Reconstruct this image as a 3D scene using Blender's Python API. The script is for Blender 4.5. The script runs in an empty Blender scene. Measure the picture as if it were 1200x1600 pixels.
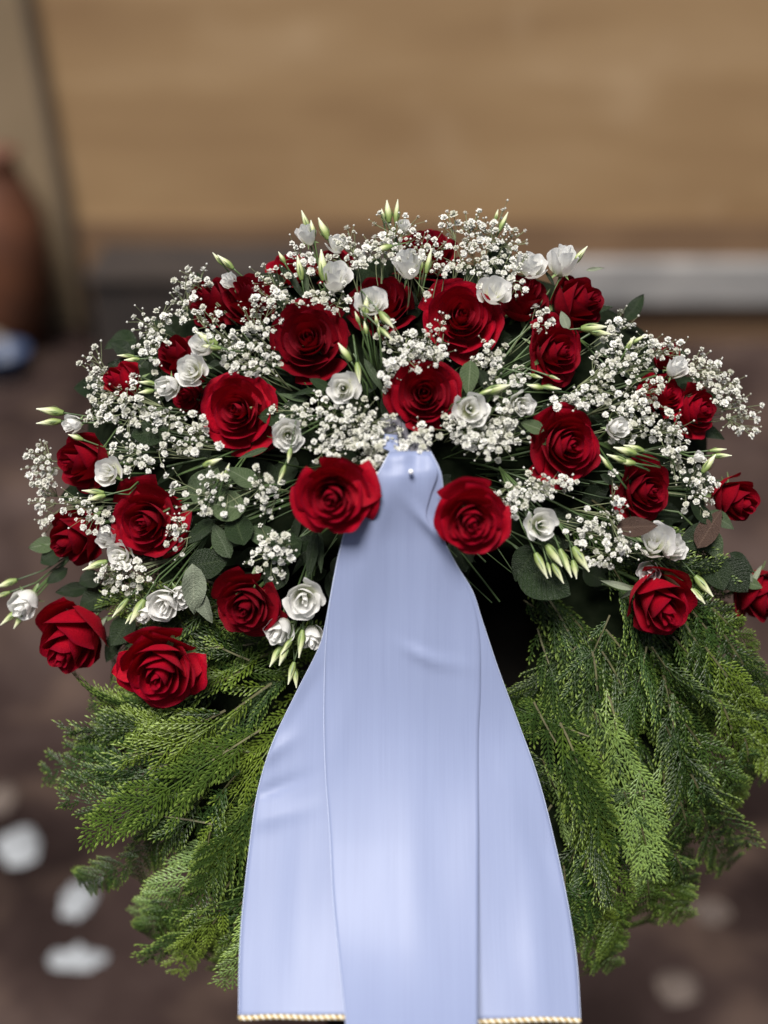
import bpy, math, random
from mathutils import Vector, Matrix, noise
R = math.radians
rnd = random.Random(7)
sc = bpy.context.scene
COL = sc.collection

# ---------------------------------------------------------------- camera, sky, sun, exposure
PITCH, DIST, OZ, TAN = 30.0, 1.65, 2.25, math.tan(R(22.5))
U = Vector((1, 0, 0))
V = Vector((0, math.sin(R(PITCH)), math.cos(R(PITCH))))
W = Vector((0, -math.cos(R(PITCH)), math.sin(R(PITCH))))     # the way the wreath faces
O = Vector((0, 0, OZ))
CAM = O + W * DIST
cam = bpy.data.cameras.new('camera'); camo = bpy.data.objects.new('camera', cam); COL.objects.link(camo)
camo.location = CAM
camo.rotation_euler = Matrix((U, V, W)).transposed().to_euler()
cam.sensor_fit = 'VERTICAL'; cam.sensor_height = 24; cam.sensor_width = 18
cam.lens = 12 / TAN
cam.clip_end = 100; cam.clip_start = 0.05
cam.dof.use_dof = True; cam.dof.focus_distance = DIST - 0.13; cam.dof.aperture_fstop = cam.lens / 42.0
sc.camera = camo
wd = bpy.data.worlds.new('World'); sc.world = wd; wd.use_nodes = True
nt = wd.node_tree; bg = nt.nodes['Background']
sky = nt.nodes.new('ShaderNodeTexSky'); sky.sky_type = 'NISHITA'; sky.sun_disc = False
SUN_EL, SUN_AZ = 64.0, 196.0          # azimuth clockwise from +Y: behind the camera, a little to the right... of -Y
sky.sun_elevation = R(SUN_EL); sky.sun_rotation = R(SUN_AZ)
sky.air_density = 1.0; sky.dust_density = 3.0; sky.ozone_density = 0.6
nt.links.new(sky.outputs[0], bg.inputs[0]); bg.inputs[1].default_value = 0.05
sl = bpy.data.lights.new('sun', 'SUN'); sl.energy = 5.0; sl.angle = R(24); sl.color = (1.0, 0.95, 0.89)
so = bpy.data.objects.new('sun', sl); COL.objects.link(so)
sd = Vector((math.sin(R(SUN_AZ)) * math.cos(R(SUN_EL)), math.cos(R(SUN_AZ)) * math.cos(R(SUN_EL)), math.sin(R(SUN_EL))))
so.rotation_euler = sd.to_track_quat('Z', 'Y').to_euler(); so.location = (0, -3, 5)
sc.view_settings.view_transform = 'Standard'; sc.view_settings.look = 'None'
sc.view_settings.exposure = 0.28; sc.view_settings.gamma = 1.0
sc.render.engine = 'CYCLES'
sc.cycles.max_bounces = 6; sc.cycles.diffuse_bounces = 3; sc.cycles.glossy_bounces = 2
sc.cycles.transmission_bounces = 3; sc.cycles.transparent_max_bounces = 4
sc.cycles.sample_clamp_indirect = 4

def k_at(w): return TAN * (DIST - w) / 800.0
def P(x, y, w):
    """a point w metres in front of the wreath's plane, where the photograph (1200 wide) shows it"""
    k = k_at(w)
    return O + U * ((x - 600) * k) + V * ((800 - y) * k) + W * w
def ray(x, y): return (U * ((x - 600) * TAN / 800) + V * ((800 - y) * TAN / 800) - W)
def on_floor(x, y, z=0.0):
    d = ray(x, y); return CAM + d * ((z - CAM.z) / d.z)
WALL_Y = CAM.y + 7.6
def on_wall(x, y, yy=WALL_Y):
    d = ray(x, y); return CAM + d * ((yy - CAM.y) / d.y)

# ---------------------------------------------------------------- helpers
def mesh(name, vs, fs, mats, smooth=True, attr=None, fmat=None):
    me = bpy.data.meshes.new(name); me.from_pydata([tuple(v) for v in vs], [], fs)
    for m in (mats if isinstance(mats, (list, tuple)) else [mats]): me.materials.append(m)
    if smooth: me.polygons.foreach_set('use_smooth', [True] * len(me.polygons))
    if attr:
        for an, vals in attr.items():
            a = me.attributes.new(an, 'FLOAT', 'POINT'); a.data.foreach_set('value', vals)
    if fmat: me.polygons.foreach_set('material_index', fmat)
    me.update(); return me
def link(name, me, parent=None, M=None):
    o = bpy.data.objects.new(name, me); COL.objects.link(o)
    if M is not None: o.matrix_world = M
    if parent is not None: o.parent = parent
    return o
def tag(o, label, cat, group=None):
    o['label'] = label; o['category'] = cat
    if group: o['group'] = group
    return o
def thing(name, label, cat, M=None, group=None):
    o = link(name, None, None, M); o.empty_display_size = 0.02
    return tag(o, label, cat, group)
def frame(loc, zdir, roll=0.0, s=1.0, xhint=None):
    z = zdir.normalized()
    if xhint is None: q = z.to_track_quat('Z', 'Y').to_matrix() @ Matrix.Rotation(roll, 3, 'Z')
    else:
        x = (xhint - z * xhint.dot(z)).normalized(); y = z.cross(x)
        q = Matrix((x, y, z)).transposed() @ Matrix.Rotation(roll, 3, 'Z')
    return Matrix.Translation(loc) @ q.to_4x4() @ Matrix.Diagonal((s, s, s, 1))
def uvw(tx, ty, tz=1.0): return (U * tx + V * ty + W * tz).normalized()

class MB:
    def __init__(s): s.v = []; s.f = []; s.m = []; s.a = []
    def add(s, vs, fs, mi=0, a=None):
        b = len(s.v); s.v += [Vector(v) for v in vs]; s.f += [[i + b for i in f] for f in fs]; s.m += [mi] * len(fs)
        s.a += a if a else [0.0] * len(vs)
    def tube(s, pts, rads, n=5, mi=0, cap=True):
        vs, fs = [], []; prev = None
        for i, p in enumerate(pts):
            t = (pts[min(i + 1, len(pts) - 1)] - pts[max(i - 1, 0)])
            if t.length < 1e-9: t = Vector((0, 0, 1))
            t.normalize()
            ref = Vector((0.3, 0.5, 0.8)) if prev is None else prev
            x = ref - t * ref.dot(t)
            if x.length < 1e-5: x = Vector((1, 0, 0)) - t * t.x
            x.normalize(); prev = x; y = t.cross(x)
            r = rads[i] if isinstance(rads, (list, tuple)) else rads
            for j in range(n):
                a = 2 * math.pi * j / n; vs.append(p + (x * math.cos(a) + y * math.sin(a)) * r)
        for i in range(len(pts) - 1):
            for j in range(n):
                fs.append([i * n + j, i * n + (j + 1) % n, (i + 1) * n + (j + 1) % n, (i + 1) * n + j])
        if cap: fs += [list(range(n))[::-1], [(len(pts) - 1) * n + j for j in range(n)]]
        s.add(vs, fs, mi)
    def box(s, c, d, mi=0, rot=None):
        vs = []
        for i in (-1, 1):
            for j in (-1, 1):
                for k in (-1, 1):
                    q = Vector((i * d[0] / 2, j * d[1] / 2, k * d[2] / 2))
                    vs.append(Vector(c) + (rot @ q if rot else q))
        s.add(vs, [[0, 1, 3, 2], [4, 6, 7, 5], [0, 4, 5, 1], [2, 3, 7, 6], [0, 2, 6, 4], [1, 5, 7, 3]], mi)
    def mesh(s, name, mats, smooth=True, attr='t'):
        return mesh(name, s.v, s.f, mats, smooth, {attr: s.a} if any(s.a) else None, s.m)

# ---------------------------------------------------------------- materials
class NT:
    def __init__(s, name):
        s.m = bpy.data.materials.new(name); s.m.use_nodes = True; s.t = s.m.node_tree
        s.b = s.t.nodes['Principled BSDF']
    def n(s, typ, **kw):
        nd = s.t.nodes.new(typ)
        for k, v in kw.items():
            if k in nd.inputs: nd.inputs[k].default_value = v
            else: setattr(nd, k, v)
        return nd
    def l(s, a, b): s.t.links.new(a, b)
    def ramp(s, fac, stops):
        r = s.n('ShaderNodeValToRGB'); e = r.color_ramp.elements
        while len(e) < len(stops): e.new(0.5)
        for i, (p, c) in enumerate(stops): e[i].position = p; e[i].color = (*c, 1)
        s.l(fac, r.inputs[0]); return r.outputs[0]
    def mix(s, fac, a, b, mode='MIX'):
        m = s.n('ShaderNodeMix', data_type='RGBA', blend_type=mode)
        for v, i in ((fac, 0), (a, 6), (b, 7)):
            if hasattr(v, 'links'): s.l(v, m.inputs[i])
            elif isinstance(v, (int, float)): m.inputs[i].default_value = v
            else: m.inputs[i].default_value = (*v, 1)
        return m.outputs[2]
    def noise(s, scale, detail=3, coord='Object', rough=0.5, stretch=None):
        tc = s.n('ShaderNodeTexCoord'); o = tc.outputs[coord]
        if stretch:
            mp = s.n('ShaderNodeMapping'); mp.inputs['Scale'].default_value = stretch; s.l(o, mp.inputs[0]); o = mp.outputs[0]
        x = s.n('ShaderNodeTexNoise', Scale=scale, Detail=detail, Roughness=rough); s.l(o, x.inputs['Vector']); return x.outputs[0]
    def rand(s): return s.n('ShaderNodeObjectInfo').outputs['Random']
    def att(s, name): return s.n('ShaderNodeAttribute', attribute_name=name).outputs['Fac']
    def bump(s, h, strength=0.3, dist=0.001):
        b = s.n('ShaderNodeBump', Strength=strength, Distance=dist); s.l(h, b.inputs['Height']); s.l(b.outputs[0], s.b.inputs['Normal'])
    def set(s, col=None, **kw):
        if col is not None:
            if hasattr(col, 'links'): s.l(col, s.b.inputs['Base Color'])
            else: s.b.inputs['Base Color'].default_value = (*col, 1)
        for k, v in kw.items(): s.b.inputs[k.replace('_', ' ')].default_value = v
        return s.m
def thin(t, col, amt):
    """leaf and petal light passing through: mix in a translucent share"""
    tr = t.n('ShaderNodeBsdfTranslucent'); mx = t.n('ShaderNodeMixShader'); mx.inputs[0].default_value = amt
    if hasattr(col, 'links'): t.l(col, tr.inputs[0])
    else: tr.inputs[0].default_value = (*col, 1)
    out = t.t.nodes['Material Output']
    t.l(t.b.outputs[0], mx.inputs[1]); t.l(tr.outputs[0], mx.inputs[2]); t.l(mx.outputs[0], out.inputs[0])

t = NT('red_rose_petal')
c = t.ramp(t.rand(), [(0.0, (0.27, 0.0006, 0.009)), (1.0, (0.38, 0.0009, 0.013))])
c = t.mix(t.ramp(t.att('t'), [(0.0, (0, 0, 0)), (0.86, (0, 0, 0)), (1.0, (1, 1, 1))]), c, (0.17, 0.001, 0.014))
veins = t.noise(9, 4, 'Object', 0.6, (1, 1, 3))
c = t.mix(t.ramp(veins, [(0.35, (0, 0, 0)), (0.75, (1, 1, 1))]), c, (0.20, 0.0008, 0.008))
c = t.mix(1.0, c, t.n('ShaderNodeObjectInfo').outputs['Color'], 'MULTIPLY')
t.bump(t.noise(26, 3, 'Object', 0.6), 0.25, 0.03)
RED = t.set(c, Roughness=0.62, Sheen_Weight=0.12, Sheen_Roughness=0.4, Sheen_Tint=(1.0, 0.08, 0.14, 1), Specular_IOR_Level=0.10)
thin(t, (0.5, 0.002, 0.01), 0.12)

t = NT('white_petal')
c = t.ramp(t.att('t'), [(0.0, (0.45, 0.52, 0.16)), (0.3, (0.76, 0.78, 0.60)), (0.5, (0.86, 0.86, 0.84)), (1.0, (0.90, 0.90, 0.90))])
t.bump(t.noise(14, 4, 'Object', 0.6), 0.2, 0.03)
WHITE = t.set(c, Roughness=0.55, Specular_IOR_Level=0.3, Sheen_Weight=0.1)
thin(t, (0.92, 0.92, 0.86), 0.38)

t = NT('cream_green_bud')
c = t.ramp(t.att('t'), [(0.0, (0.10, 0.16, 0.04)), (0.3, (0.26, 0.33, 0.11)), (0.55, (0.60, 0.63, 0.36)), (1.0, (0.82, 0.82, 0.68))])
c = t.mix(t.ramp(t.noise(5, 2, 'Object', 0.5, (6, 6, 1)), [(0.4, (0, 0, 0)), (0.7, (0.5, 0.5, 0.5))]), c, (0.3, 0.4, 0.12))
BUD = t.set(c, Roughness=0.5)
thin(t, (0.5, 0.6, 0.2), 0.1)

t = NT('breath_floret_white')
c = t.ramp(t.rand(), [(0.0, (0.52, 0.52, 0.43)), (0.35, (0.68, 0.68, 0.62)), (1.0, (0.80, 0.80, 0.77))])
c = t.mix(t.ramp(t.att('t'), [(0.0, (1, 1, 1)), (0.5, (0, 0, 0))]), c, (0.45, 0.50, 0.32))
FLORET = t.set(c, Roughness=0.7)
thin(t, (0.8, 0.8, 0.74), 0.25)

def simple(name, a, b, scale=20, rough=0.5, **kw):
    t = NT(name); c = t.ramp(t.noise(scale, 4), [(0.3, a), (0.7, b)])
    r = t.mix(t.n('ShaderNodeObjectInfo').outputs['Random'], (0.82, 0.82, 0.82), (1.15, 1.15, 1.15))
    return t.set(t.mix(1.0, c, r, 'MULTIPLY'), Roughness=rough, **kw), t
THIN, _ = simple('thin_green_stem', (0.11, 0.135, 0.065), (0.20, 0.225, 0.12), 60, 0.6)
STEM, _ = simple('flower_stem_green', (0.03, 0.06, 0.02), (0.08, 0.13, 0.04), 30, 0.45)
SEPAL, _ = simple('sepal_green', (0.09, 0.15, 0.05), (0.20, 0.27, 0.11), 40, 0.5)
def leafmat(name, dark, light, vein, rough=0.42):
    t = NT(name)
    c = t.ramp(t.noise(30, 4, 'Object', 0.6), [(0.3, dark), (0.72, light)])
    c = t.mix(t.ramp(t.att('t'), [(0.0, (0.9, 0.9, 0.9)), (0.10, (0, 0, 0))]), c, vein)
    vm = t.n('ShaderNodeMath', operation='MULTIPLY_ADD'); t.l(t.att('s'), vm.inputs[0]); vm.inputs[1].default_value = 11.0; v2 = t.n('ShaderNodeMath', operation='MULTIPLY'); t.l(t.att('t'), v2.inputs[0]); v2.inputs[1].default_value = -2.2; t.l(v2.outputs[0], vm.inputs[2])
    fr_ = t.n('ShaderNodeMath', operation='PINGPONG'); t.l(vm.outputs[0], fr_.inputs[0]); fr_.inputs[1].default_value = 0.5
    vf = t.ramp(fr_.outputs[0], [(0.0, (.75, .75, .75)), (0.09, (0, 0, 0))]); c = t.mix(vf, c, vein)
    rr = t.mix(t.rand(), (0.7, 0.72, 0.7), (1.2, 1.15, 1.1))
    c = t.mix(1.0, c, rr, 'MULTIPLY'); t.bump(t.mix(0.6, t.noise(40, 4), vf), 0.5, 0.02)
    m = t.set(c, Roughness=rough, Specular_IOR_Level=0.4); thin(t, light, 0.12); return m
LEAF_GREY = leafmat('grey_green_leaf', (0.042, 0.07, 0.03), (0.085, 0.125, 0.06), (0.16, 0.20, 0.13))
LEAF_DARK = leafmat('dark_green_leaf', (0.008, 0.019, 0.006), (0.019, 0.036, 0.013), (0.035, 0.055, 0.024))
LEAF_PALE = leafmat('pale_underside_leaf', (0.20, 0.24, 0.17), (0.29, 0.33, 0.25), (0.36, 0.4, 0.3), 0.6)
LEAF_BROWN = leafmat('reddish_brown_leaf', (0.035, 0.020, 0.015), (0.065, 0.038, 0.028), (0.09, 0.06, 0.045), 0.65)

t = NT('conifer_scale_green')
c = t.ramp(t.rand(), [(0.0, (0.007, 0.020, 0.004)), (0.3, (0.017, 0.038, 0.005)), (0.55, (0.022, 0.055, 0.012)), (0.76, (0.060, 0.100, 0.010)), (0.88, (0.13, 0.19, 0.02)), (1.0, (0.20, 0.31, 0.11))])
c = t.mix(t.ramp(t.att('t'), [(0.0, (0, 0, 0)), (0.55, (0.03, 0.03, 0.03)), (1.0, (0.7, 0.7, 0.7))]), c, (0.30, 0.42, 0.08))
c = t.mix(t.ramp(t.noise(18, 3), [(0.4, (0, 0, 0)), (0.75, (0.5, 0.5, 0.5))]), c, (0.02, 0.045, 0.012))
t.bump(t.noise(420, 2), 0.5, 0.0015)
CONIFER = t.set(c, Roughness=0.42, Specular_IOR_Level=0.35)
thin(t, (0.10, 0.20, 0.03), 0.08)
TWIG, _ = simple('brown_twig', (0.06, 0.05, 0.025), (0.10, 0.10, 0.04), 60, 0.7)
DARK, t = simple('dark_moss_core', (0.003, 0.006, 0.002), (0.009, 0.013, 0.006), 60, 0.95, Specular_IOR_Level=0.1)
BLACKWOOD, t = simple('black_stained_wood', (0.003, 0.003, 0.003), (0.007, 0.006, 0.005), 12, 0.95, Specular_IOR_Level=0.1)

t = NT('white_moire_ribbon')
cx_ = t.n('ShaderNodeCombineXYZ'); t.l(t.att('across'), cx_.inputs[0]); t.l(t.att('along'), cx_.inputs[1])
def grain(kx, ky, det):
    mp = t.n('ShaderNodeMapping'); mp.inputs['Scale'].default_value = (kx, ky, 1); t.l(cx_.outputs[0], mp.inputs[0])
    x = t.n('ShaderNodeTexNoise', Scale=1.0, Detail=det, Roughness=0.65); t.l(mp.outputs[0], x.inputs['Vector']); return x.outputs[0]
st = grain(900, 9, 3); st2 = grain(120, 2.2, 4)
c = t.ramp(st, [(0.3, (0.222, 0.264, 0.415)), (0.7, (0.248, 0.294, 0.455))])
c = t.mix(t.ramp(st2, [(0.35, (0, 0, 0)), (0.75, (0.6, 0.6, 0.6))]), c, (0.262, 0.312, 0.475))
wv = grain(1500, 1500, 1)
t.bump(t.mix(0.35, st, wv), 0.22, 0.0006)
RIBBON = t.set(c, Roughness=0.42, Specular_IOR_Level=0.25, Sheen_Weight=0.15, Sheen_Roughness=0.35, Sheen_Tint=(0.85, 0.9, 1.0, 1))
thin(t, (0.5, 0.56, 0.8), 0.12)
SELV, _ = simple('ribbon_selvedge_thread', (0.42, 0.49, 0.68), (0.52, 0.58, 0.74), 300, 0.5)
GOLD, t = simple('gold_and_cream_cord', (0.42, 0.30, 0.12), (0.62, 0.50, 0.28), 200, 0.38, Metallic=0.35)
CREAM, _ = simple('cream_cord_thread', (0.68, 0.62, 0.50), (0.78, 0.74, 0.64), 200, 0.5)
GAUZE, _ = simple('grey_gauze', (0.07, 0.07, 0.085), (0.14, 0.14, 0.165), 80, 0.7)
WIRE, _ = simple('dark_wire', (0.01, 0.01, 0.012), (0.02, 0.02, 0.02), 80, 0.5)
t = NT('glass_pin_head'); PIN = t.set((0.85, 0.87, 0.9), Roughness=0.1, Specular_IOR_Level=0.9)

# background
t = NT('dark_brown_floor')
c = t.ramp(t.noise(0.9, 5, 'Object', 0.6), [(0.35, (0.009, 0.005, 0.0045)), (0.52, (0.030, 0.019, 0.017)), (0.68, (0.070, 0.049, 0.043))])
c = t.mix(t.ramp(t.noise(3.4, 3, 'Object', 0.5), [(0.5, (0, 0, 0)), (0.75, (0.6, 0.6, 0.6))]), c, (0.10, 0.068, 0.052))
t.bump(t.noise(40, 5), 0.4, 0.01)
FLOOR = t.set(c, Roughness=0.95, Specular_IOR_Level=0.1)
t = NT('tan_plywood')
c = t.ramp(t.noise(0.8, 4, 'Object', 0.55, (0.5, 1, 2.4)), [(0.3, (0.21, 0.125, 0.058)), (0.55, (0.29, 0.186, 0.092)), (0.75, (0.36, 0.245, 0.135))])
c = t.mix(t.ramp(t.noise(1.0, 6, 'Object', 0.7, (1.5, 1, 40)), [(0.4, (0, 0, 0)), (0.7, (0.35, 0.35, 0.35))]), c, (0.20, 0.12, 0.055))
c = t.mix(t.ramp(t.noise(1.6, 2), [(0.55, (0, 0, 0)), (0.75, (0.3, 0.3, 0.3))]), c, (0.44, 0.32, 0.20))
PLY = t.set(c, Roughness=0.6)
SHADEBOARD, _ = simple('brown_panel_shade', (0.12, 0.068, 0.034), (0.17, 0.10, 0.052), 1.2, 0.7)  # darker brown that carries the shade low on the tan panel
BEIGE, _ = simple('beige_plaster', (0.20, 0.145, 0.085), (0.26, 0.19, 0.115), 2, 0.8)
DARKWOOD, _ = simple('dark_brown_timber', (0.014, 0.010, 0.009), (0.028, 0.020, 0.016), 5, 0.8)
BROWNWOOD, _ = simple('weathered_brown_timber', (0.06, 0.042, 0.028), (0.10, 0.07, 0.045), 5, 0.8)
GREYMETAL, _ = simple('pale_grey_painted_metal', (0.20, 0.20, 0.20), (0.34, 0.33, 0.32), 3, 0.45)
RUST, _ = simple('rust_brown_clay', (0.075, 0.024, 0.009), (0.12, 0.040, 0.015), 5, 0.7)
BLUE, _ = simple('blue_plastic', (0.02, 0.04, 0.09), (0.035, 0.06, 0.13), 5, 0.45)
SACK, _ = simple('beige_sacking', (0.24, 0.20, 0.15), (0.34, 0.29, 0.23), 8, 0.9)
PAPER, _ = simple('pale_paper', (0.20, 0.215, 0.23), (0.31, 0.33, 0.35), 12, 0.8)
STONE, _ = simple('taupe_stone', (0.06, 0.044, 0.037), (0.11, 0.085, 0.07), 12, 0.8)

# ---------------------------------------------------------------- the setting and the far things
f = MB(); n = 40
for j in range(n + 1):
    for i in range(n + 1):
        x = -15 + 30 * i / n; y = -8 + 26 * j / n
        f.v.append(Vector((x, y, 0.012 * noise.noise(Vector((x * .8, y * .8, 3)))))); f.a.append(0.0)
for j in range(n):
    for i in range(n):
        a = j * (n + 1) + i; f.f.append([a, a + 1, a + n + 2, a + n + 1]); f.m.append(0)
o = link('floor', f.mesh('floor', [FLOOR])); o['kind'] = 'structure'
def prism(pts, thick, axis=Vector((0, 1, 0))):
    b = MB(); n = len(pts); b.add(list(pts) + [p + axis * thick for p in pts],
        [list(range(n)), list(range(2 * n - 1, n - 1, -1))] + [[i, i + n, (i + 1) % n + n, (i + 1) % n] for i in range(n)]); return b
# tan sheet standing in front of a beige wall, its left edge leaning
pl = [on_wall(46, -40), on_wall(110, 350), on_wall(126, 440)]
pl = [Vector((pl[0].x - .06, WALL_Y, pl[0].z + 0.4)), pl[0], pl[1], pl[2], Vector((pl[2].x + .1, WALL_Y, 0.0)), Vector((9, WALL_Y, 0.0)), Vector((9, WALL_Y, pl[0].z + 0.4))]
o = link('plywood_panel', prism(pl, 0.03).mesh('plywood_panel', [PLY], False))
tag(o, 'wide tan wooden panel standing behind the wreath, out of focus', 'panel')
zt = on_wall(600, 345).z; zl = on_wall(105, 280); b = MB()  # added strip: the panel's shade towards the floor, put into its colour
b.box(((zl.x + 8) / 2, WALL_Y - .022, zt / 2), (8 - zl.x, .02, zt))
o = link('shade_board', b.mesh('shade_board', [SHADEBOARD], False)); tag(o, 'darker brown board added for the shade low on the tan panel, behind the top flowers', 'board')
b = MB(); b.box((0, WALL_Y + 0.30, 2.0), (24, 0.12, 4.0))
o = link('wall', b.mesh('wall', [BEIGE], False)); o['kind'] = 'structure'
p0, p1 = on_wall(34, -40, WALL_Y - .06), on_wall(104, 330, WALL_Y - .06)
b = MB(); b.tube([p0 + (p0 - p1) * .4, p0, p1, p1 + (p1 - p0) * .75], 0.035, 8)
o = link('leaning_pole', b.mesh('leaning_pole', [BROWNWOOD])); tag(o, 'dark blurred pole leaning along the left edge of the tan panel', 'pole')
a, c2 = on_wall(880, 408, WALL_Y - .10), on_wall(880, 474, WALL_Y - .10)
b = MB(); b.box(((a.x + 5) / 2, WALL_Y - .09, (a.z + c2.z) / 2), (5 - a.x, 0.10, a.z - c2.z))
o = link('metal_rail', b.mesh('metal_rail', [GREYMETAL], False)); bv = o.modifiers.new('bevel', 'BEVEL'); bv.width = .015; bv.segments = 3
tag(o, 'pale grey horizontal metal rail low on the tan panel, right of the flowers', 'rail')
b = MB(); a = on_wall(140, 440, WALL_Y - .7); c2 = on_wall(620, 440, WALL_Y - .7)
b.box(((a.x + c2.x) / 2, WALL_Y - .4, a.z / 2), (c2.x - a.x, .6, a.z)); b.box(((a.x + c2.x) / 2, WALL_Y - .4, a.z + .012), (c2.x - a.x + .06, .66, .024))
o = link('low_bench', b.mesh('low_bench', [DARKWOOD], False)); tag(o, 'dark low box behind the upper left flowers, out of focus', 'bench')
def lathe(name, prof, mat, base, n=32, sc_=1.0):
    b = MB(); m = len(prof)
    b.add([base + Vector((r * math.cos(2 * math.pi * j / n), r * math.sin(2 * math.pi * j / n), z)) for (r, z) in [(r_ * sc_, z_ * sc_) for r_, z_ in prof] for j in range(n)],
          [[i * n + j, i * n + (j + 1) % n, (i + 1) * n + (j + 1) % n, (i + 1) * n + j] for i in range(m - 1) for j in range(n)])
    return link(name, b.mesh(name, [mat]))
pb = on_floor(42, 545)
o = lathe('clay_urn', [(0, 0), (.12, 0), (.14, .02), (.21, .25), (.25, .5), (.24, .72), (.17, .9), (.14, .98), (.17, 1.03), (.15, 1.03), (.12, .95), (0, .9)], RUST, pb + Vector((-.08, 0, 0)), sc_=1.22)
tag(o, 'rust brown tall clay urn at the left edge, out of focus', 'urn')
pb = on_floor(8, 590)
o = lathe('blue_tub', [(0, 0), (.12, 0), (.15, .16), (.165, .165), (.165, .185), (.14, .18), (.11, .03), (0, .03)], BLUE, pb)
tag(o, 'small blue plastic tub on the floor below the clay urn', 'tub')
pb = on_floor(-12, 575)
o = lathe('beige_sack', [(0, 0), (.13, .0), (.17, .07), (.17, .18), (.12, .30), (.05, .36), (.07, .40), (0, .41)], SACK, pb + Vector((.0, .25, 0)))
tag(o, 'beige tied sack standing behind the blue tub', 'sack')
def scrap(x, y, rx, ry, rot, mat, name, label, cat, seed):
    """crumpled piece lying on the floor"""
    c = on_floor(x, y); D = (c - CAM).length; s = D * TAN / 800
    b = MB(); nr, na = 5, 18; vs = [Vector((0, 0, .03))]
    for i in range(1, nr + 1):
        for j in range(na):
            an = 2 * math.pi * j / na; q = i / nr * (1 + .38 * noise.noise(Vector((math.cos(an) * 2, math.sin(an) * 2, seed))))
            vx = rx * s * q * math.cos(an); vy = ry * s * q * math.sin(an) / math.sin(R(42))
            h = .004 + .05 * (1 - (i / nr) ** 2) * (.6 + noise.noise(Vector((vx * 25, vy * 25, seed))))
            vs.append(Vector((vx * math.cos(rot) - vy * math.sin(rot), vx * math.sin(rot) + vy * math.cos(rot), h)))
    fs = [[0, 1 + j, 1 + (j + 1) % na] for j in range(na)]
    for i in range(nr - 1):
        for j in range(na):
            a = 1 + i * na; fs.append([a + j, a + na + j, a + na + (j + 1) % na, a + (j + 1) % na])
    b.add([v + c for v in vs], fs)
    o = link(name, b.mesh(name, [mat])); tag(o, label, cat)
scrap(30, 1325, 30, 26, .5, PAPER, 'paper_scrap', 'pale blue-white crumpled scrap on the floor, highest of three left of the wreath', 'scrap', 1)
scrap(122, 1408, 24, 22, 0, PAPER, 'paper_scrap', 'pale grey crumpled scrap on the floor between the other two left of the wreath', 'scrap', 2)
scrap(120, 1500, 42, 13, 0, PAPER, 'paper_scrap', 'wide pale grey scrap on the floor, lowest of three left of the wreath', 'scrap', 3)
scrap(2, 1250, 22, 22, 0, STONE, 'floor_stone', 'tan stone on the floor at the left edge, above the scraps', 'stone', 4)
scrap(1060, 1545, 32, 20, .3, STONE, 'floor_stone', 'taupe flat stone on the floor, right of the ribbon end', 'stone', 5)
scrap(1110, 1425, 30, 16, -.2, STONE, 'floor_stone', 'taupe flat stone on the floor under the right conifer tips', 'stone', 6)

# ---------------------------------------------------------------- shape of the wreath (photo pixels)
CX, CY = 640, 960
ROUT = [(-60, 670), (-45, 655), (-30, 640), (0, 600), (30, 560), (90, 520), (150, 500), (180, 510), (192, 535), (204, 590), (222, 640), (240, 672), (270, 640), (300, 655), (315, 632), (330, 645), (360, 600), (420, 560)]
def rout(th):
    th = th % 360
    if th < 0: th += 360
    for (a, ra), (b_, rb) in zip(ROUT, ROUT[1:]):
        if a <= th <= b_: return ra + (rb - ra) * (th - a) / (b_ - a)
    return 560
RIN = 175
def ring_w(x, y):
    th = math.degrees(math.atan2(CY - y, x - CX)); r = math.hypot(x - CX, y - CY); ro = rout(th) - 40
    m, h = (RIN + ro) / 2, (ro - RIN) / 2; q = 1 - ((r - m) / h) ** 2
    return 0.085 * math.sqrt(q) if q > 0 else -0.03
def dome_w(x, y):
    q = 1 - ((x - 620) / 660) ** 2 - ((y - 735) / 470) ** 2
    return 0.03 + 0.155 * (max(q, 0) ** 0.8)
def surf_w(x, y): return max(dome_w(x, y), ring_w(x, y) + .01)

wreath = thing('wreath', 'large round funeral wreath of green conifer sprays under the flowers', 'wreath', Matrix.Translation(P(CX, CY, 0)))
def child(name, me, M, parent):
    o = bpy.data.objects.new(name, me); COL.objects.link(o); o.parent = parent
    o.matrix_local = parent_inv(parent) @ M
    return o
_pi = {}
def parent_inv(p):
    if p.name not in _pi:
        M = p.matrix_basis.copy(); q = p.parent
        while q is not None: M = q.matrix_basis @ M; q = q.parent
        _pi[p.name] = M.inverted()
    return _pi[p.name]
# dark core ring and the dark mound which carries the flowers
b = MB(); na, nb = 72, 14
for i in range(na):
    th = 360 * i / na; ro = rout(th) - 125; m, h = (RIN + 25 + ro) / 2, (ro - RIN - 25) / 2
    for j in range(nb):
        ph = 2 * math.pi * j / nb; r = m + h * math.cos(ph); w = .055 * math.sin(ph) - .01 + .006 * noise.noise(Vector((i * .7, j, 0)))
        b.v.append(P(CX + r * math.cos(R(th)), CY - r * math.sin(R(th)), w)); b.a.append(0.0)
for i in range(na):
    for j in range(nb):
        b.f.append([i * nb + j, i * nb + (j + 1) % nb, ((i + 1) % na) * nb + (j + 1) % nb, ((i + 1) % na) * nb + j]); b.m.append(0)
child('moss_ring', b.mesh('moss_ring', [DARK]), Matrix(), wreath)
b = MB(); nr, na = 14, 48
b.v.append(P(620, 690, dome_w(620, 690) - .075)); b.a.append(0.)
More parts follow.
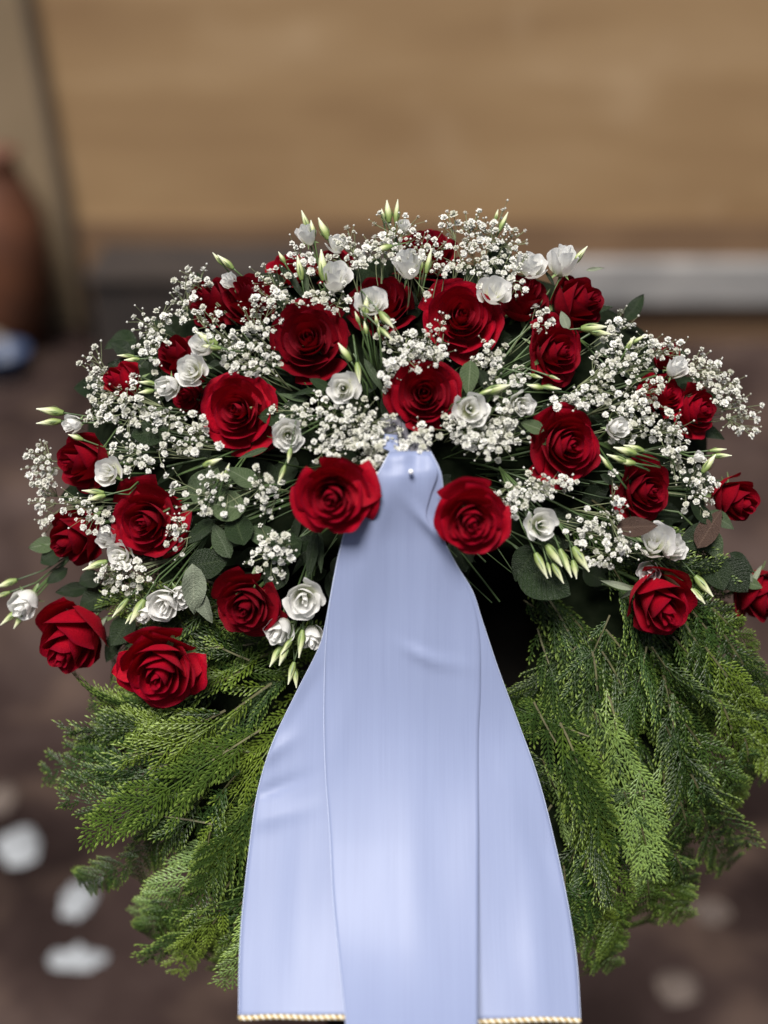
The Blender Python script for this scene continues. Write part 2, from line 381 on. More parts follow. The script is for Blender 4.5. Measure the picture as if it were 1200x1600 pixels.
for i in range(1, nr + 1):
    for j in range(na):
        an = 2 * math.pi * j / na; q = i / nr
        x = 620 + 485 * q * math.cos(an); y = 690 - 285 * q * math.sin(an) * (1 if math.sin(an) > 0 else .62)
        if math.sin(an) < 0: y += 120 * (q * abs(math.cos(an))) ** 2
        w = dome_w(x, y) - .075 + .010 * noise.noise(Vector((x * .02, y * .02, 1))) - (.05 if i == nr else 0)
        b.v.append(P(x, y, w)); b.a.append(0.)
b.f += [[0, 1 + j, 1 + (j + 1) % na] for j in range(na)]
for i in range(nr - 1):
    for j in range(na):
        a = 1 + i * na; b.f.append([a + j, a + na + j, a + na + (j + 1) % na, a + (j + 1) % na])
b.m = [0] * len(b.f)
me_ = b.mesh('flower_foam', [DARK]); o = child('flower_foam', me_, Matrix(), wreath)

# ---------------------------------------------------------------- conifer sprays
def frond_mesh(seed, L, bend, wide=1.0, loose=1.0):
    r = random.Random(seed); b = MB()
    def blade(p, d, l, wd_, t0, t1):
        nrm = Vector((0, 0, 1)); s = Vector((-d.y, d.x, 0)) * wd_
        up = nrm * wd_ * .9
        m = p + d * l * .55
        b.add([p, m + s, p + d * l + nrm * r.uniform(-.001, .0015), m - s, m + up], [[0, 4, 1], [1, 4, 2], [2, 4, 3], [3, 4, 0]], 0, [t0, t1, t1, t1, (t0 + t1) / 2])
    def rot(d, a): return Vector((d.x * math.cos(a) - d.y * math.sin(a), d.x * math.sin(a) + d.y * math.cos(a), 0))
    ns = int(L / .0160); curve = r.uniform(-1.8, 1.8)
    p = Vector((0, 0, 0)); d = Vector((1, 0, 0))
    for i in range(ns):
        s = i / ns; q = p + d * (L / ns)
        b.tube([p, q], [.0013 * (1.15 - s), .0013 * (1.1 - s)], 3, 1 if s < .25 else 0, False)
        side = 1 if i % 2 else -1
        for sd_ in ((side,) if s < .12 else (1, -1)):
            if r.random() < .07: continue
            ls = L * .42 * wide * (min(1, .40 + s * 2.2)) * (1 - s) ** .8 * r.uniform(.65, 1.2) + .010
            bd = rot(d, sd_ * R(r.uniform(28, 38))); bp = p + d * r.uniform(0, L / ns * .8)
            nn = max(2, int(ls / .0066)); c = -sd_ * R(r.uniform(.3, 3.5)); lift = r.uniform(-.5, .5) * loose; bp.z += r.uniform(-.001, .001)
            for kx in range(nn):
                u = kx / nn; bq = bp + bd * (ls / nn); bq.z += lift * (ls / nn) * .6 - .0006 * kx * abs(lift)
                blade(bp, (bq - bp).normalized(), ls / nn * 1.4, .00135, .15 + .3 * u, .25 + .4 * u)
                for s2 in (1, -1):
                    if r.random() < .05: continue
                    l2 = (.0165 * (1 - .55 * u) * min(1, .5 + u * 3) * r.uniform(.85, 1.12)) * (0.7 + .6 * min(1, ls / .05))
                    d2 = rot(bd, s2 * R(r.uniform(32, 39))); d2.z = r.uniform(-.05, .12)
                    blade(bp, d2, l2 * .66, .00130, .1 + .2 * u, .25 + .3 * u)
                    mp = bp + d2 * l2 * .48
                    blade(mp, rot(d2, -s2 * R(10)) + Vector((0, 0, d2.z)), l2 * .56, .00150, .3 + .3 * u, .65 + .35 * u)
                bp = bq; bd = rot(bd, c)
            blade(bp, bd, .009, .0015, .6, 1.0)
        p = q; d = rot(d, R(curve + r.uniform(-1.2, 1.2)))
    blade(p, d, .012, .0016, .8, 1.0)
    for v in b.v:                                        # droop along the length, sides sag
        x = v.x / L; v.z += -bend * L * x * x - .9 * v.y * v.y / L * .8 + .006 * math.sin(x * 6 + seed)
        v.x -= .18 * bend * L * x ** 3
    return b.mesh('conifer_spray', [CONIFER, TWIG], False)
FR = [frond_mesh(i, [.16, .20, .23, .19, .25, .21, .18, .24, .20, .15, .22, .19][i], [.18, .3, .25, .45, .35, .12, .55, .22, .4, .3, .5, .2][i], [1, .8, .9, 1.1, .7, .9, .75, .8, 1, 1.2, .6, .85][i]) for i in range(12)]
def dir_deg(th):
    if th <= 262: return th + 6
    a = th - 360                                         # -98 .. 40
    pts = [(-100, -115), (-75, -108), (-60, -97), (-45, -82), (-30, -68), (0, -52), (25, -35), (60, 20)]
    for (x0, y0), (x1, y1) in zip(pts, pts[1:]):
        if x0 <= a <= x1: return y0 + (y1 - y0) * (a - x0) / (x1 - x0)
    return a
fr = random.Random(21)
def put_frond(x, y, ang, me, s=1.0, lift=0.0, up=0.0, roll=0.0):
    w = max(ring_w(x, y), .0) + .004 + lift
    d2 = Vector((math.cos(R(ang)), math.sin(R(ang))))
    # surface slope along the spray, by looking a little ahead
    x2, y2 = x + d2.x * 110, y - d2.y * 110
    sl_ = (max(ring_w(x2, y2), -.02) - max(ring_w(x, y), .0)) / .09
    X = (U * d2.x + V * d2.y + W * (max(-1.1, min(.5, sl_)) * .8 + up)).normalized()
    rad = Vector((x - CX, CY - y)).normalized()
    Z = W + (U * rad.x + V * rad.y) * .35 + U * fr.uniform(-.25, .25) + V * fr.uniform(-.25, .25)
    M = frame(P(x, y, w), Z - X * Z.dot(X), 0, s, X)
    child('conifer_spray', me, M @ Matrix.Rotation(roll, 4, 'X'), wreath)
cnt = 0
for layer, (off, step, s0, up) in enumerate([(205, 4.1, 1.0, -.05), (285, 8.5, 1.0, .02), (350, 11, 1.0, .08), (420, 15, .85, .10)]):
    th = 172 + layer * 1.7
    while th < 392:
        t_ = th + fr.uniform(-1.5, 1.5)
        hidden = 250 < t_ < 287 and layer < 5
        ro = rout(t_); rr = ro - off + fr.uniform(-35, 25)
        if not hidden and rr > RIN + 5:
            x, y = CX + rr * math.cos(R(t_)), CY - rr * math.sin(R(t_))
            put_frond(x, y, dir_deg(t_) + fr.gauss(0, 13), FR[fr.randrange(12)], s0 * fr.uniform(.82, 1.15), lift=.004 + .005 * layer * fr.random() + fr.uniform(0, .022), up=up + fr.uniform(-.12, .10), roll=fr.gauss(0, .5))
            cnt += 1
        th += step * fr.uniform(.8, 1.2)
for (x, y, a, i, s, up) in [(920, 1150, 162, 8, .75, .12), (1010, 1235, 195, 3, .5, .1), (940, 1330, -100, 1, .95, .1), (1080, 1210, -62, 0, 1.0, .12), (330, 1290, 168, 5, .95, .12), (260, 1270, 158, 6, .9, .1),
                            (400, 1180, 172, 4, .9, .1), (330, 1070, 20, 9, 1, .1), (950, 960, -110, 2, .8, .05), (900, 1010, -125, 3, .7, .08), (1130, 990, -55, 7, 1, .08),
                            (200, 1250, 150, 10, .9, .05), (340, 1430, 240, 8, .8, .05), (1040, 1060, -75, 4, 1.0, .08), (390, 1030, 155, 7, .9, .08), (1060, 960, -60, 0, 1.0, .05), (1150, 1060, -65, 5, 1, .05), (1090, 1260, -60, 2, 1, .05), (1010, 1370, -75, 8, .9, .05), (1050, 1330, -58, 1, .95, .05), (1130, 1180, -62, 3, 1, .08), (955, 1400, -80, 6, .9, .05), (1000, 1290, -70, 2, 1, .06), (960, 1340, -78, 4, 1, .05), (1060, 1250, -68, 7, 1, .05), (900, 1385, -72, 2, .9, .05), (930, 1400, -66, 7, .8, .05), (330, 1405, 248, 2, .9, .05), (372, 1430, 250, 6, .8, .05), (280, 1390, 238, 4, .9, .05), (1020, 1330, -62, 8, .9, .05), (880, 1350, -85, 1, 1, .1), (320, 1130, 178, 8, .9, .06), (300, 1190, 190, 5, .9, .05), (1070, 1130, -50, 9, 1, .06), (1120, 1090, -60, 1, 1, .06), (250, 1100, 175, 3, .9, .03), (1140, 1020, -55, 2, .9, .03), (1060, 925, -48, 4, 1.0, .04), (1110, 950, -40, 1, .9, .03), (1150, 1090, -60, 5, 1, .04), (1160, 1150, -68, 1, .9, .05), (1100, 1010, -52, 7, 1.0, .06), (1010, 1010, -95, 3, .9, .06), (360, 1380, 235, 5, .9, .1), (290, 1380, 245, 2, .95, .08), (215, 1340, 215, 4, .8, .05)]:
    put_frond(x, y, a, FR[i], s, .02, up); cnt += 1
print('fronds', cnt)

# ---------------------------------------------------------------- petals
def petal_pts(Rr, Z, br, bz, half, curl, point, ruf, phase, nu=13, nv=9, lean=1.0, seed=0):
    vs, at = [], []
    for j in range(nv):
        v0 = j / (nv - 1)
        for i in range(nu):
            u = -1 + 2 * i / (nu - 1)
            v = v0 * (1 - .20 * abs(u) ** 2.6) + point * v0 * math.exp(-(u / .28) ** 2) * .6
            vc = min(v, 1.08)
            fr_ = math.sin(min(vc, 1) * math.pi / 2) ** lean if lean > 0 else vc
            g = min(vc, 1.08) ** 1.25
            r = br + (Rr - br) * (fr_ + max(0, vc - 1) * .8); z = bz + (Z - bz) * g
            q = max(0, (v0 - .62) / .38)
            r += curl * (.10 * q * q + .05 * u ** 4 * v0); z -= curl * (.17 * q ** 2.2 + .05 * u ** 4 * v0)
            nz = noise.noise(Vector((u * 1.6 + seed, v0 * 2.2, phase)))
            r += .035 * nz * v0; z += .03 * noise.noise(Vector((u * 2 + 9 + seed, v0 * 2, phase))) * v0
            if ruf: 
                r += ruf * v0 ** 3 * math.sin(u * 7 + phase * 3); z += ruf * .9 * v0 ** 3 * math.cos(u * 6 + phase * 5)
            hw = half * (.40 + .60 * math.sin(min(v0, .8) / .8 * math.pi / 2))
            a = u * hw * (1 - .12 * q)
            vs.append(Vector((r * math.cos(a), r * math.sin(a), z))); at.append(v0)
    fs = [[j * nu + i, j * nu + i + 1, (j + 1) * nu + i + 1, (j + 1) * nu + i] for j in range(nv - 1) for i in range(nu - 1)]
    return vs, fs, at
def bloom_parts(seed, N, ncore, Rmax, zc, zdrop, base, curl, point, ruf, mat, name, h0=105, h1=46, tight=1.1, lean=.9):
    r = random.Random(seed); core = MB(); pets = []
    for i in range(N):
        t = i / (N - 1); Rr = (.06 + (1 - .06) * t ** tight) * Rmax
        Z = zc - .08 * t - zdrop * t ** 2.6 + r.uniform(-.03, .03)
        half = R(h0 + (h1 - h0) * min(1, t * 1.3) + r.uniform(-6, 6)); ang = i * R(137.5) + r.uniform(-.22, .22)
        cu = curl * max(0, (t - .18) / .82) * r.uniform(.7, 1.35) if t > .18 else -.25
        vs, fs, at = petal_pts(Rr * r.uniform(.95, 1.06), Z, .05 + .04 * t, base, half, cu, point * (t ** 1.5) * r.choice((.2, .5, .9, 1.4)), ruf * (.3 + t), r.uniform(0, 9), 13 if i >= ncore else 15, 9, lean, seed * 3 + i)
        M = Matrix.Rotation(ang, 3, 'Z') @ Matrix.Rotation(r.uniform(-.05, .05), 3, 'X'); vs = [M @ v for v in vs]
        if i < ncore: core.add(vs, fs, 0, at)
        else: pets.append(mesh(name, vs, fs, mat, True, {'t': at}))
    return core.mesh(name + '_core', [mat]), pets
def leaf_mesh(name, mat, wid, fold=.25, bend=.3, wav=.03, seed=0, n=9, tipp=1.0):
    vs, fs, at = [], [], []
    for i in range(n):
        s = i / (n - 1); hw = wid * .5 * (math.sin(math.pi * s ** .85) ** .8 if 0 < s < 1 else 0.0) * (1 - .25 * s * tipp)
        for j, u in enumerate((-1, -.5, 0, .5, 1)):
            y = hw * u; z = fold * abs(y) - bend * s * s * .5 + wav * math.sin(s * 9 + u * 2 + seed)
            vs.append(Vector((s, y, z))); at.append(abs(u))
    for i in range(n - 1):
        for j in range(4): a = i * 5 + j; fs.append([a, a + 1, a + 6, a + 5])
    return mesh(name, vs, fs, mat, True, {'t': at, 's': [i / (n - 1) for i in range(n) for _ in range(5)]})
ROSE = [bloom_parts(s, 25, 8, 1.0, .36, .50, -.80, .78, .20, 0, RED, 'petal', tight=tg) for s, tg in ((1, 1.08), (2, 1.15), (3, 1.0), (4, 1.2))]
ROSE_HALF = [bloom_parts(s, 17, 7, .80, .62, .62, -.85, .8, .16, 0, RED, 'petal', 110, 62, 1.15, .62) for s in (11, 12, 13)]
LIS = [bloom_parts(s, n_, 3, 1.0, .50, .36, -.95, .55, .0, .035, WHITE, 'petal', 105, 64, .75, .8) for s, n_ in ((21, 9), (22, 8), (23, 11), (24, 10))]
LIS_HALF = [bloom_parts(s, 9, 3, .78, .75, .35, -.9, .5, .0, .045, WHITE, 'petal', 100, 66, .9, .55) for s in (31, 32, 33)]
SEP = [leaf_mesh('sepal', SEPAL, .26, .4, b_, .02, i, 7) for i, b_ in enumerate((.7, 1.0))]
def curve_pts(a, b_, sag, n=6):
    return [a.lerp(b_, i / n) + sag * math.sin(math.pi * i / n) for i in range(n + 1)]
HUB = P(620, 740, .01)
_stemw = {}
def make_bloom(parent, loc, zdir, roll, s, kit, pname='petal', calyx=True, stem_end=None, sr=.0024, seed=0):
    core, pets = kit; M = frame(loc, zdir, roll, s)
    child('bloom_core', core, M, parent)
    for m in pets: child(pname, m, M, parent)
    if calyx:
        for k in range(5):
            Ms = M @ Matrix.Translation((0, 0, -.74)) @ Matrix.Rotation(k * 1.257 + seed, 4, 'Z') @ Matrix.Rotation(R(-10 + 22 * math.sin(k * 2.3 + seed)), 4, 'Y') @ Matrix.Scale(.75, 4)
            child('sepal', SEP[k % 2], Ms, parent)
    z = zdir.normalized(); a = loc - z * s * .72; e = stem_end if stem_end is not None else a.lerp(HUB, .8)
    b = MB(); b.tube([loc - z * s * .60, a, a - z * s * .22] + [(a - z * s * .22).lerp(e, q) for q in (.35, .7, 1)], [s * .16, s * .10, sr * 1.2, sr, sr, sr], 6)
    child('stem', b.mesh('stem', [STEM]), Matrix(), parent)

ROSES = [
 (480, 527, 62, -.05, .14, 'A0', .000, .3, 'large very dark red open rose left of the tall bud cluster, above the centre'),
 (722, 492, 60, .06, .12, 'A1', .000, 1.2, 'bright red open rose right of the tall bud cluster, drooping outer petal below'),
 (663, 615, 55, -.05, .02, 'A2', .010, 2.0, 'oval deep red open rose directly above the top of the ribbon'),
 (367, 641, 60, -.16, -.02, 'A3', .004, 4.1, 'full red open rose beside two white blooms, left of the ribbon top'),
 (517, 779, 62, -.10, -.24, 'A0', .074, 5.2, 'red open rose whose pointed petal overlaps the left side of the ribbon'),
 (738, 818, 58, .05, -.28, 'A1', .074, .9, 'red open rose touching the right edge of the ribbon'),
 (893, 697, 60, .36, -.12, 'A2', .004, 3.1, 'large red open rose turned to the right, right of the ribbon top'),
 (880, 549, 50, .62, .02, 'A3', .0, .2, 'red rose turned far right with dark left side petals'),
 (914, 470, 42, .85, .20, 'H0', -.01, 1.0, 'dark half-open rose below the topmost white bloom on the right'),
 (822, 458, 40, .25, .65, 'H1', -.02, 2.0, 'dark maroon rose behind the veiled white bloom, upper right'),
 (600, 462, 52, .05, .60, 'A2', -.03, 2.7, 'shadowed red rose behind the white bloom with green bud cluster'),
 (668, 378, 56, .0, 1.1, 'A1', -.03, 3.5, 'flat-looking dark red rose at the top edge of the wreath'),
 (515, 404, 34, -.2, .9, 'A3', -.03, .5, 'small glimpse of dark rose behind the upper left cream buds'),
 (445, 412, 36, -.3, 1.0, 'A0', -.05, 1.5, 'dark rose edge behind the upper left white bloom'),
 (385, 462, 46, -.38, .62, 'H2', -.015, 2.4, 'dark red rose upper left, right one of a touching pair'),
 (322, 466, 38, -.75, .55, 'H0', -.03, 3.9, 'dark red rose upper left, left one of a touching pair'),
 (270, 553, 36, -.75, .42, 'H1', -.01, .7, 'dark red half-open rose above the two joined white blooms on the left'),
 (182, 594, 31, -1.0, .25, 'H2', -.01, 1.9, 'small dark red rose at the upper left outline'),
 (288, 618, 34, -.6, -.35, 'A1', -.03, 2.9, 'dark rose mostly hidden under the two joined white blooms'),
 (120, 722, 44, -.72, .0, 'H0', .0, 4.4, 'dark red ragged rose at the far left beside a white bloom'),
 (108, 845, 45, -.72, -.55, 'H1', .0, .1, 'plain dark red rosebud at the far left, above the lone white bud'),
 (224, 818, 60, -.24, -.16, 'A3', .004, 1.1, 'red open rose with dusky back petals, far left cluster'),
 (106, 1010, 56, -.38, -.80, 'H2', .035, 2.2, 'large red rose facing down at the lower left outline'),
 (249, 1058, 68, .0, -.50, 'A2', .072, 3.3, 'widest open bright red rose, lowest on the left over the conifer'),
 (382, 951, 54, -.18, -.42, 'A0', .03, 4.0, 'red open rose left of two white blooms and hanging buds'),
 (1036, 951, 54, .20, -.52, 'H1', .045, .4, 'red rose below the white pair, resting on the right conifer'),
 (1017, 768, 50, .50, -.12, 'A1', .0, 2.6, 'dark red rose above a reddish brown leaf on the right'),
 (1158, 786, 38, .62, -.45, 'H0', .0, 1.3, 'small red rose alone at the far right outline'),
 (1200, 938, 44, .70, -.65, 'H2', .0, 3.0, 'red rose cut off by the right edge of the picture'),
 (1046, 614, 37, .45, .35, 'A0', -.01, .8, 'dark red rose, left of the pair inside the right baby\'s breath'),
 (1098, 640, 42, .80, .05, 'A2', -.01, 2.1, 'dark red rose, right of the pair inside the right baby\'s breath'),
 (1048, 552, 24, .5, .9, 'H1', -.03, 1.6, 'tiny piece of dark rose showing over the right shoulder outline'),
 (408, 676, 34, .3, -.3, 'A1', -.035, 4.6, 'shadowed rose tucked behind the full red rose, left of ribbon'),
]
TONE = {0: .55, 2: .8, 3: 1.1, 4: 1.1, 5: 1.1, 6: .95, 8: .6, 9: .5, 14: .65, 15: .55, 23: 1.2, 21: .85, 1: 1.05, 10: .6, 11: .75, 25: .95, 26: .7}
PTM = leaf_mesh('petal', RED, .80, .15, .2, .03, 5, 9, 1.0)
GUARD_M = [leaf_mesh('petal', RED, .95, .22, b_, .03, i, 9, .2) for i, b_ in enumerate((.25, -.15, .5))] + [PTM]
# extra outer petals: rose index -> (x, y of middle, length, angle, mesh, dw)
GUARDS = {4: [(567, 772, 60, -6, 3, -.007)], 1: [(722, 545, 60, -82, 1, -.024), (684, 480, 50, 165, 2, -.032)], 3: [(412, 614, 40, 18, 0, -.016)],
          23: [(196, 1046, 44, 192, 1, -.016), (300, 1040, 44, 14, 2, -.016)], 21: [(258, 796, 58, 30, 2, -.024)], 0: [(524, 520, 50, -8, 1, -.022)]}
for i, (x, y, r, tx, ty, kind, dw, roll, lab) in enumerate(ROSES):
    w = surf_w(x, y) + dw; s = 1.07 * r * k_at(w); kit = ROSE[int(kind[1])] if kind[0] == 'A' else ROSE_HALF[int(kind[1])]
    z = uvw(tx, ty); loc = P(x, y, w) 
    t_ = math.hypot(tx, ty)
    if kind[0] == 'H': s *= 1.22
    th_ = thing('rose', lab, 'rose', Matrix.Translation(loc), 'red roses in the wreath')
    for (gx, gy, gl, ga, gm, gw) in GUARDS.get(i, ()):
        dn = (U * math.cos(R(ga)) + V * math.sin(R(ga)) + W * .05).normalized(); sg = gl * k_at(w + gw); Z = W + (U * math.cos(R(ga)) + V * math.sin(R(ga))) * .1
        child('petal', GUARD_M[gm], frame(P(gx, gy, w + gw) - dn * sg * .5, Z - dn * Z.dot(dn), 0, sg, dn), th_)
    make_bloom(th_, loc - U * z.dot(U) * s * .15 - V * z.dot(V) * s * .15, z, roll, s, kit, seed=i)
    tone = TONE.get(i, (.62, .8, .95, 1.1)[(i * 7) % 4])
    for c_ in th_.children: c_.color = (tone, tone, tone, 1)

# ---------------------------------------------------------------- lisianthus
def bud_mesh(seed, fat=1.0):
    r = random.Random(seed); b = MB(); n, m = 10, 11; vs, at = [], []
    for i in range(m):
        s = i / (m - 1); rad = fat * (.17 * math.sin(math.pi * min(1, (s * .95 + .05)) ** .8) ** .8 * (1 - .35 * s) + (.02 if i in (0, m - 1) else 0))
        for j in range(n):
            a = 2 * math.pi * j / n + s * 1.6; q = rad * (1 + .13 * math.cos(5 * 2 * math.pi * j / n / 1.0) * s)
            vs.append(Vector((s, q * math.cos(a), q * math.sin(a)))); at.append(s)
    fs = [[i * n + j, i * n + (j + 1) % n, (i + 1) * n + (j + 1) % n, (i + 1) * n + j] for i in range(m - 1) for j in range(n)]
    b.add(vs, fs, 0, at)
    for k in range(4):                                    # narrow calyx points lying on the bud
        a = k * 1.57 + seed; dd = Vector((0, math.cos(a), math.sin(a))); ss = Vector((0, -math.sin(a), math.cos(a)))
        b.add([dd * .05, Vector((.3, 0, 0)) + dd * .19 * fat + ss * .035, Vector((.62 + .1 * math.sin(seed + k), 0, 0)) + dd * (.22 * fat), Vector((.3, 0, 0)) + dd * .19 * fat - ss * .035], [[0, 1, 2, 3]], 1, [0, .1, .1, .1])
    return b.mesh('bud', [BUD, SEPAL])
BUDS = [bud_mesh(i, f_) for i, f_ in enumerate((1.0, 1.2, .85, 1.1))]
def add_bud(parent, x, y, L, ang, dw, hub, k):
    w = surf_w(x, y) + .012 + dw; d = U * math.cos(R(ang)) + V * math.sin(R(ang)) + W * .15
    s = L * k_at(w); base = P(x, y, w) - d.normalized() * s * .5
    M = frame(base, W.cross(d).cross(d) * -1, 0, s, d)
    child('bud', BUDS[k % 4], M, parent)
    b = MB(); e = hub; sag = -W * .004
    mid = base - d.normalized() * min(.035, (e - base).length * .5)
    b.tube([base + d.normalized() * .001, base - d.normalized() * s * .2, mid.lerp(base, .3), mid, mid.lerp(e, .5), e], [.0016, .0011, .0010, .0010, .0012, .0014], 5)
    child('stem', b.mesh('stem', [STEM]), Matrix(), parent)
# (label, [blooms (x, y, r, tx, ty, kit)], [buds (x, y, len, angle)], stem end (x, y), dw)
LISI = [
 ('small open white lisianthus with spiral centre left of the rose over the ribbon', [(535, 606, 27, -.05, -.05, 'A0')], [(560, 583, 34, -82), (538, 550, 34, 125)], (575, 640), .012),
 ('open white lisianthus with yellow-green centre right of the rose over the ribbon', [(735, 638, 31, .02, .02, 'A1')], [(778, 607, 40, 15), (760, 612, 26, 20)], (690, 660), .012),
 ('white lisianthus between the full red rose and the ribbon top', [(450, 681, 27, .10, -.15, 'A2')], [(440, 742, 32, -110), (452, 712, 24, -100)], (540, 640), .012),
 ('pair of white lisianthus with green buds hanging left of the ribbon', [(474, 938, 33, .05, -.25, 'A3'), (436, 985, 27, -.35, -.6, 'H0'), (487, 996, 22, .2, -.9, 'H1')], [(430, 1026, 36, -118), (455, 1052, 36, -105), (443, 1022, 38, -110), (470, 1006, 44, -97), (462, 1060, 30, -85), (448, 1010, 30, -125)], (490, 850), .012),
 ('open white lisianthus over five cream buds, right of the ribbon', [(848, 820, 29, .12, .02, 'A1')], [(846, 884, 44, -65), (866, 868, 42, -55), (884, 880, 48, -68), (908, 874, 46, -58), (872, 896, 36, -62), (898, 890, 30, -80), (858, 890, 24, -75)], (780, 730), .012),
 ('two white lisianthus side by side above buds on the right conifer', [(1022, 846, 33, -.15, .35, 'H1'), (1053, 858, 24, .25, .2, 'H2'), (1015, 895, 22, -.4, -.3, 'H0')], [(1056, 908, 44, -38), (1078, 922, 44, -45), (1100, 916, 42, -50), (1068, 922, 28, -48), (1092, 932, 30, -52)], (960, 830), .012),
 ('frilly white lisianthus with long buds, left above the lowest rose', [(255, 946, 30, -.15, -.45, 'A2'), (228, 958, 20, -.5, -.6, 'H1'), (283, 932, 22, .4, -.3, 'H2')], [(188, 950, 38, -130), (214, 956, 44, -120), (203, 965, 24, -125)], (330, 830), .010),
 ('lone white lisianthus bud flower at the far left edge', [(38, 945, 27, -.3, -.75, 'H0')], [(10, 912, 34, 200), (14, 966, 34, -140), (28, 972, 24, -120), (2, 930, 28, 200)], (120, 860), .010),
 ('two joined white lisianthus between dark roses on the upper left', [(297, 578, 27, -.15, .05, 'A3'), (261, 603, 22, -.5, -.35, 'H2')], [(229, 598, 26, 175), (228, 612, 24, 190)], (330, 600), .016),
 ('white lisianthus with two green buds in front, upper left', [(315, 537, 22, -.4, .3, 'H0')], [(322, 528, 40, 150), (328, 542, 34, 172)], (352, 550), .020),
 ('frilly white lisianthus right of the ragged far left rose', [(166, 737, 24, -.3, .1, 'A0')], [(145, 768, 34, 175), (150, 778, 30, 195)], (230, 740), .012),
 ('pale bud spray sticking out at the left outline', [(112, 664, 17, -.8, -.3, 'H1')], [(78, 642, 42, 172), (76, 660, 38, 186), (118, 683, 24, 160)], (190, 660), .0),
 ('white lisianthus partly under baby\'s breath, left of the dusky rose', [(185, 868, 24, -.3, .0, 'A1'), (168, 838, 20, -.4, .3, 'H2')], [(148, 884, 40, 200)], (260, 840), -.004),
 ('white lisianthus over a cluster of small green buds, centre top', [(580, 470, 27, .05, .35, 'A2')], [(571, 512, 20, 100), (592, 514, 20, 95), (572, 478, 34, 85), (558, 496, 20, 110), (604, 500, 34, -50), (603, 522, 30, -45), (588, 500, 18, 100)], (590, 590), .026),
 ('cup shaped white lisianthus beside a pointed green bud near the top', [(636, 411, 26, -.25, .75, 'H0')], [(670, 408, 38, 78), (658, 410, 26, 85)], (655, 470), .018),
 ('white lisianthus behind a tall cream bud, top left', [(524, 432, 27, .1, .6, 'H1')], [(504, 414, 48, 95), (468, 418, 38, 100), (440, 402, 20, 120)], (500, 470), .012),
 ('white lisianthus with raised green bud at the top left outline', [(478, 366, 19, -.4, .9, 'H2')], [(477, 345, 34, 110), (488, 357, 26, 100)], (500, 420), .0),
 ('white lisianthus beside a leaning green bud near the top left outline', [(528, 378, 19, .2, .9, 'A0')], [(505, 357, 36, 115)], (540, 430), .0),
 ('white lisianthus veiled by thin stems, right of the bright red rose', [(774, 454, 29, .15, .4, 'A1')], [], (750, 520), .012),
 ('broad white lisianthus on the upper right outline, left of a taller one', [(831, 412, 26, .2, .8, 'A2')], [], (800, 480), .0),
 ('upright white lisianthus topmost on the upper right outline', [(880, 406, 28, .15, 1.3, 'H0')], [(906, 399, 36, 50)], (860, 470), .0),
 ('shaded white lisianthus above the large right-turned rose', [(816, 633, 23, .2, -.2, 'H1')], [(836, 604, 26, 170), (862, 606, 30, -10), (838, 588, 20, -15), (866, 590, 18, -20)], (750, 610), .004),
 ('cream bud cluster right of the large right-turned rose', [(966, 668, 20, .5, .0, 'H2')], [(964, 716, 36, 160), (976, 704, 38, 165), (990, 700, 34, 165), (978, 722, 30, 172), (946, 722, 30, 130)], (930, 690), .010),
 ('pale white petal cup at the right shoulder among baby\'s breath', [(1058, 573, 20, .5, .6, 'H0')], [], (1030, 600), .006),
 ('bud spray pointing right at the right outline', [(1092, 714, 10, .8, .1, 'H1')], [(1128, 712, 30, 0), (1108, 724, 34, 55), (1122, 703, 26, 5)], (1040, 700), .004),
 ('two tall green buds at the very top of the wreath', [(632, 352, 12, .3, .8, 'H2')], [(606, 330, 34, 95), (620, 330, 36, 85), (598, 336, 20, 100)], (615, 400), .0),
 ('single pointed cream bud on the top right outline', [], [(787, 346, 32, 65), (776, 336, 18, 75)], (765, 400), .0),
 ('pair of green buds with a pale petal on the upper left outline', [(358, 438, 15, -.5, .6, 'H0')], [(352, 409, 32, 140), (340, 404, 24, 130)], (385, 460), .0),
 ('long slim buds over the right shoulder below the dark half-open rose', [], [(938, 520, 36, -10), (928, 512, 40, 3), (998, 530, 26, 30), (985, 536, 24, 60)], (905, 530), .004),
 ('pale bud with slender stem under the tall bud cluster', [], [(598, 388, 30, -165), (126, 616, 0, 0)][:1], (625, 410), .014),
 ('two slim green buds above the small upper left rose', [], [(196, 556, 26, 178), (206, 562, 24, 185)], (250, 580), .006),
 ('cream buds with small leaves near the grey leaves on the left', [], [(332, 722, 32, 20), (355, 734, 22, 70), (345, 744, 18, 60), (445, 612, 18, 175)][:3], (400, 690), .012),
]
for i, (lab, blooms, buds, se, dw) in enumerate(LISI):
    x0, y0 = (blooms[0][:2] if blooms else buds[0][:2]); hubw = surf_w(*se) - .03; hub = P(se[0], se[1], hubw)
    th_ = thing('lisianthus_spray', lab, 'lisianthus', Matrix.Translation(P(x0, y0, surf_w(x0, y0) + dw)), 'white lisianthus sprays in the wreath')
    for j, (x, y, r, tx, ty, kd) in enumerate(blooms):
        w = surf_w(x, y) + dw + .01 - j * .006; s = r * k_at(w) * (1.0 if kd[0] == 'A' else 1.15); z = uvw(tx, ty)
        kit = LIS[int(kd[1])] if kd[0] == 'A' else LIS_HALF[int(kd[1])]
        make_bloom(th_, P(x, y, w), z, i * 1.3 + j, s, kit, calyx=(kd[0] == 'H'), stem_end=hub, sr=.0013, seed=i)
    for j, (x, y, L, a) in enumerate(buds): add_bud(th_, x, y, L, a, dw, hub, i + j)
print('lisianthus', len(LISI))

